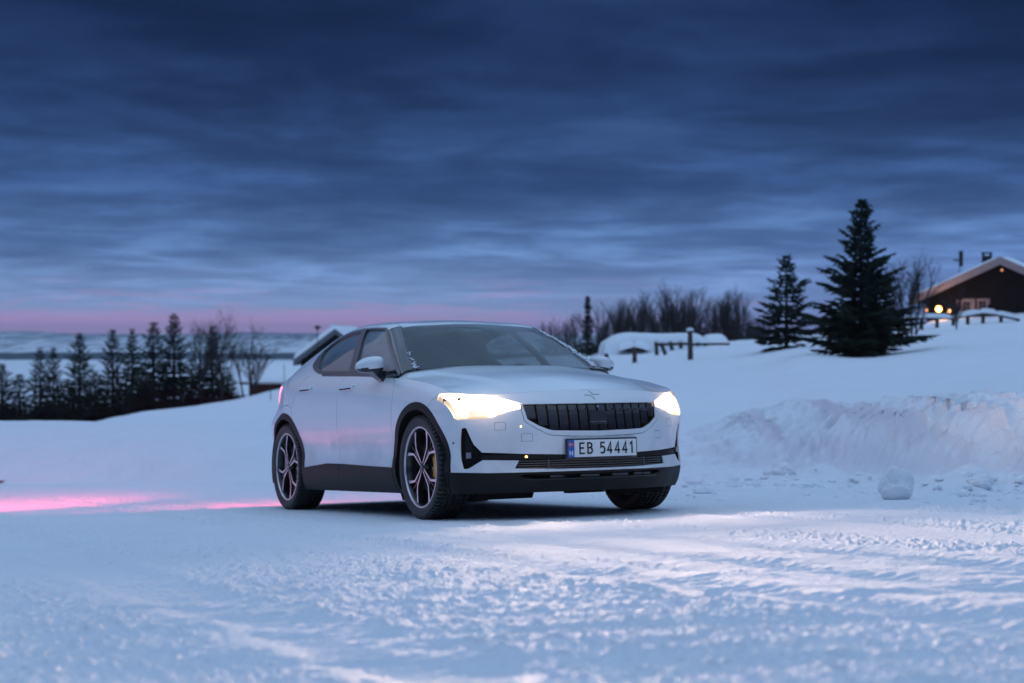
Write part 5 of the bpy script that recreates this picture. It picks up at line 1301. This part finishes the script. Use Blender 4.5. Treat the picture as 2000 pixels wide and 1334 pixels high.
# snowed-over terrace rail in front of the cabin
rb = empty('terrace_rail', at(1860, 66)); tag(rb, 'snow-topped terrace rail running in front of the cabin', 'railing'); ox, oy, oz = rb.location
m = MB(); P = [(1762, 626), (1800, 618), (1860, 620), (1915, 609), (1945, 612), (1990, 622)]
for (ua, va), (ub, vb_) in zip(P[:-1], P[1:]):
    A = np.array(((ua - 1000) / F_PX * 66 - ox, 0, v_to_z(va, 66) - oz)); B = np.array(((ub - 1000) / F_PX * 66 - ox, 0, v_to_z(vb_, 66) - oz))
    mm_ = MB(); mm_.quad_box([A + (0, -.12, -.10), A + (0, .12, -.10), B + (0, .12, -.10), B + (0, -.12, -.10), A + (0, -.12, 0), A + (0, .12, 0), B + (0, .12, 0), B + (0, -.12, 0)]); mm_.obj('rail', M['wood'], rb)
    snow_slab('rail_snow', rb, [A + (-.05, -.20, .0), B + (.05, -.20, .0), B + (.05, .25, .0), A + (-.05, .25, .0)], .14, .1, 16, 8, 3)
for u, v in ((1765, 626), (1800, 619), (1830, 620), (1862, 620), (1890, 614), (1920, 610), (1955, 615), (1988, 622)):
    p = np.array(((u - 1000) / F_PX * 66 - ox, 0, v_to_z(v, 66) - oz)); mm_ = MB(); mm_.box(p[0] - .06, p[0] + .06, -.06, .06, p[2] - 1.6, p[2] - .09); mm_.obj('post', M['wood'], rb)
# mast with a bird-box shape by the roof
y = 84.; x = (1874 - 1000) / F_PX * y; z = v_to_z(600, y); t = empty('mast', (x, y, z)); tag(t, 'thin mast with a dark vertical panel beside the cabin roof', 'mast')
zt = v_to_z(492, y) - z; m = MB(); m.tube([(0, 0, -.3), (0, 0, zt)], .022, 6); m.obj('pole', M['black'], t)
m = MB(); m.box(-.02, .16, -.06, .06, zt - .75, zt + .05); m.obj('panel', M['black'], t); m = MB(); m.box(-.30, -.02, -.02, .02, zt - .45, zt - .38); m.obj('arm', M['black'], t)

# shed under its thick cap of snow
ys_ = 72.; sh = empty('shed', at(1285, ys_)); tag(sh, 'low shed almost buried under a smooth thick cap of snow', 'shed'); ox, oy, oz = sh.location
def S3(u, v, dy=0.): return np.array(((u - 1000) / F_PX * ys_ - ox, dy, v_to_z(v, ys_) - oz))
prof = [(1181, 700), (1184, 672), (1189, 667), (1202, 659), (1216, 652.5), (1232, 650), (1262, 650.5), (1300, 651.5), (1340, 651), (1366, 652), (1376, 657), (1384, 664), (1393, 672), (1402, 684)]
pp = cr([(a, b) + (0,) for a, b in prof], 70); G = np.zeros((70, 26, 3))
for j, dy in enumerate(np.linspace(-.1, 5.2, 26)):
    bulge = math.sqrt(max(0, 1 - max(0, (1.0 - (dy + .1)) / 1.0) ** 2)); back = 1 - max(0, (dy - 4.2)) ** 2 * .6
    for i in range(70):
        p = S3(pp[i, 0], pp[i, 1], dy); base_ = S3(pp[i, 0], 696, 0)[2]
        G[i, j] = (p[0], dy, base_ + (p[2] - base_) * (.02 + .98 * bulge) * max(.2, back) + .03 * float(fbm(p[0] * .7, dy * .7, 3, 5)))
grid_mesh('roof_snow', G, M['snow_soft'], sh)
# second gable facing the road with its lip of snow
m = MB(); A, B, C = S3(1216, 682, -.55), S3(1238, 676.5, -.55), S3(1260, 682, -.55)
m.prism([(A[0] + .1, A[2] - .10), (C[0] - .1, C[2] - .10), (C[0], C[2]), (B[0], B[2]), (A[0], A[2])], (0, -.5, 0), (1, 0, 0), (0, 0, 1), (0, 1, 0), 0, 1.5); m.obj('wall', M['logwall'], sh)
for P_, Q_ in ((A, B), (B, C)):
    d_ = np.array((0, 0, .02)); snow_slab('gable_snow', sh, [P_ + d_ + ((P_ - B) * .35 if P_ is not B else 0), Q_ + d_ + ((Q_ - B) * .35 if Q_ is not B else 0), (Q_ + d_ + ((Q_ - B) * .35 if Q_ is not B else 0)) + (0, 1.6, .12), (P_ + d_ + ((P_ - B) * .35 if P_ is not B else 0)) + (0, 1.6, .12)], .22, .1, 18, 10, 9)
m = MB(); a, b = S3(1190, 690, .4), S3(1396, 690, .4); m.box(a[0], b[0], 1.2, 4.0, a[2] - .8, a[2] + .15); m.obj('wall', M['logwall'], sh)
# smaller snowy roof right of it
x, y, z = at(1402, 80); o2 = empty('outbuilding', (x, y, z)); tag(o2, 'small outbuilding with a dusted low roof right of the buried shed', 'outbuilding')
hw = hpx(19, y); zt = v_to_z(656, y) - z; ze = v_to_z(668, y) - z
m = MB(); m.prism([(-hw, -.5), (hw, -.5), (hw, ze), (0, ze + .1), (-hw, ze)], (0, 0, 0), (1, 0, 0), (0, 0, 1), (0, 1, 0), 0, 3); m.obj('wall', M['logwall'], o2)
snow_slab('roof_snow', o2, [(-hw * 1.15, -.3, ze), (hw * 1.15, -.3, ze), (hw * 1.0, 2.2, zt), (-hw * 1.0, 2.2, zt)], .18, .2, 20, 10, 4)
# post with a white cap, log fence, stakes
x, y, z = at(1350, 56); t = empty('marker_post', (x, y, z)); tag(t, 'tall dark round post with a snow cap in front of the log fence', 'post')
zt = v_to_z(650, y) - z; m = MB(); m.tube([(-.02, 0, -.4), (-.04, 0, zt)], [.10, .085], 10); m.tube([(-.04, 0, zt), (-.04, 0, zt + .05)], [.13, .13], 10); m.obj('pole', M['wood'], t, False)
bm_ = bmesh.new(); bmesh.ops.create_icosphere(bm_, subdivisions=3, radius=.13)
for v in bm_.verts: v.co.z = v.co.z * .55 + zt + .10; v.co.x -= .04
me_ = bpy.data.meshes.new('snow_cap'); bm_.to_mesh(me_); bm_.free(); me_.materials.append(M['snow_soft']); o = bpy.data.objects.new('snow_cap', me_); COL.objects.link(o); o.parent = t
fe = empty('log_fence', at(1320, 60)); tag(fe, 'short rustic log fence with snowy post tops on the slope', 'fence'); ox, oy, oz = fe.location
def F3(u, v, y=60.): return np.array(((u - 1000) / F_PX * y - ox, y - oy, v_to_z(v, y) - oz))
def fpart(nm, a, b, r0): 
    m = MB(); m.tube([a, (a + b) / 2 + (0, 0, .01), b], [r0, r0 * .95, r0 * .9], 8); return m.obj(nm, M['wood'], fe, False)
fpart('rail', F3(1279, 673.5), F3(1352, 671.5), .055); fpart('rail', F3(1352, 673, 61), F3(1424, 672, 64), .05)
for u0, v0, u1, v1 in ((1283, 694, 1281, 666), (1300, 693, 1290, 669), (1313, 684, 1309, 667), (1330, 681, 1329, 667), (1363, 676, 1363, 669), (1378, 676, 1378, 670)): fpart('post', F3(u0, v0), F3(u1, v1), .075)
for u0, v0, v1 in ((1281, 668, 665), (1294, 670, 667), (1310, 668, 665), (1329, 668, 665)):
    p = F3(u0, v0); mm_ = MB(); mm_.tube([p, p + (0, 0, .06), p + (0, 0, .11)], [.10, .10, .05], 8); mm_.obj('snow_cap', M['snow_soft'], fe, True)
for u, v0, v1, y, lb in ((1239, 698, 678, 58, 'weathered wooden stake in front of the shed gable'), (1185, 703, 691, 56, 'short wooden stake left of the shed, low in the snow')):
    x = (u - 1000) / F_PX * y; z0 = v_to_z(v0, y) - .3; z1 = v_to_z(v1, y); t = empty('stake', (x, y, z0)); tag(t, lb, 'stake')
    m = MB(); m.tube([(0, 0, -.3), (.01, 0, (z1 - z0) * .5), (-.02, 0, z1 - z0)], [.085, .08, .07], 8); m.obj('pole', M['wood'], t)
    m = MB(); m.tube([(-.02, 0, z1 - z0), (-.02, 0, z1 - z0 + .06)], [.09, .05], 8); m.obj('snow_cap', M['snow_soft'], t, True)

# red barn below the crest on the left, only roof and eaves show
yb_ = 96.; bn = empty('barn', ((560 - 1000) / F_PX * yb_, yb_, v_to_z(790, yb_))); tag(bn, 'long low dark red barn with a wide snow-covered roof behind the left crest', 'barn'); ox, oy, oz = bn.location
def B3(u, v, dy=0.): return np.array(((u - 1000) / F_PX * (yb_ + dy) - ox, dy, v_to_z(v, yb_ + dy) - oz))
a, b = B3(484, 790), B3(660, 790); m = MB(); m.box(a[0], b[0], .4, 9.5, -.6, B3(484, 747)[2]); m.obj('wall', M['gap'], bn)
nn_ = 40; xs_ = np.linspace(a[0], b[0], nn_ + 1)
for k in range(nn_):
    mm_ = MB(); mm_.box(xs_[k] + .01, xs_[k + 1] - .01, .34 + .012 * (k % 2), .40, -.6, B3(484, 748)[2]); mm_.obj('wall_board', M['redwall'], bn)
m = MB(); m.box(a[0] - .5, b[0] + .5, -.1, -.02, B3(484, 751)[2], B3(484, 746.5)[2]); m.obj('eaves_board', M['redwall'], bn)
snow_slab('roof_snow', bn, [B3(482, 748, -.15), B3(662, 748, -.15), B3(662, 711, 5.5), B3(482, 711, 5.5)], .20, .1, 40, 18, 12)
# second building with a steep gable, seen behind the fastback tail
yd = 84.; hs = empty('house', ((640 - 1000) / F_PX * yd, yd, v_to_z(760, yd))); tag(hs, 'dark house with steep snowy roof showing just behind the rear of the car', 'house'); ox, oy, oz = hs.location
def H3(u, v, dy=0.): return np.array(((u - 1000) / F_PX * yd - ox, dy, v_to_z(v, yd) - oz))
ap, le, re_ = H3(655, 641), H3(573, 703), H3(737, 703)
m = MB(); m.prism([(le[0] + .35, -1), (re_[0] - .35, -1), (re_[0] - .35, le[2]), (ap[0], ap[2] - .35), (le[0] + .35, le[2] - .02)], (0, .4, 0), (1, 0, 0), (0, 0, 1), (0, 1, 0), 0, 8); m.obj('wall', M['logwall'], hs)
for e_ in (le, re_):
    m = MB(); A = [ap + (0, 0, -.30), e_ + (0, 0, -.30), e_, ap]; m.quad_box([(p[0], -.1, p[2]) for p in A] + [(p[0], 8.6, p[2]) for p in A]); m.obj('roof', M['metal'], hs)
    snow_slab('roof_snow', hs, [ap + (0, -.25, .02), e_ + (0, -.25, .02), e_ + (0, 8.6, .02), ap + (0, 8.6, .02)], .30, .1, 40, 14, 15)
m = MB(); p = H3(638, 648); m.box(p[0] - .16, p[0] + .16, 3, 3.4, p[2] - 1, p[2] + .28); ch = m.obj('chimney', M['black'], hs)
m = MB(); m.box(p[0] - .22, p[0] + .22, 2.9, 3.5, p[2] + .28, p[2] + .42); m.obj('chimney_snow', M['snow_soft'], ch)
x, y, z = (620 - 1000) / F_PX * 83.4, 83.4, v_to_z(705, 83.4); t = empty('aerial_mast', (x, y, z)); tag(t, 'thin aerial mast with a small crosspiece beside the steep snowy roof', 'mast')
zt = v_to_z(637, y) - z; m = MB(); m.tube([(0, 0, 0), (0, 0, zt)], .022, 6); m.obj('pole', M['black'], t); m = MB(); m.box(-.16, .20, -.03, .03, zt - .10, zt - .02); m.box(-.06, .06, -.03, .03, zt - .2, zt + .04); m.obj('aerial', M['black'], t)
for u, v0, v1, y, lb in ((556, 765, 712, 86, 'thin upright pole in front of the barn roof'), (529, 798, 752, 70, 'slim snow stake on the slope just left of the car tail')):
    x = (u - 1000) / F_PX * y; z0 = land_z(x, y) - .2; t = tag(empty('snow_stake', (x, y, z0)), lb, 'stake'); m = MB(); zt = v_to_z(v1, y) - z0; m.tube([(0, 0, 0), (-.03, 0, zt)], .018, 6); m.obj('pole', M['wood'], t)

# ------------------------------------------------------------------ haze
hz = bpy.data.materials.new('haze'); hz.use_nodes = True; t = hz.node_tree; t.nodes.clear(); o = t.nodes.new('ShaderNodeOutputMaterial'); v = t.nodes.new('ShaderNodeVolumePrincipled')
v.inputs['Color'].default_value = (.62, .80, 1, 1); v.inputs['Density'].default_value = .00010; v.inputs['Anisotropy'].default_value = .2; t.links.new(v.outputs[0], o.inputs['Volume'])
m = MB(); m.box(-3600, 3600, -200, 9900, -42, 60); ho = m.obj('haze', hz); tag(ho, kind='stuff')
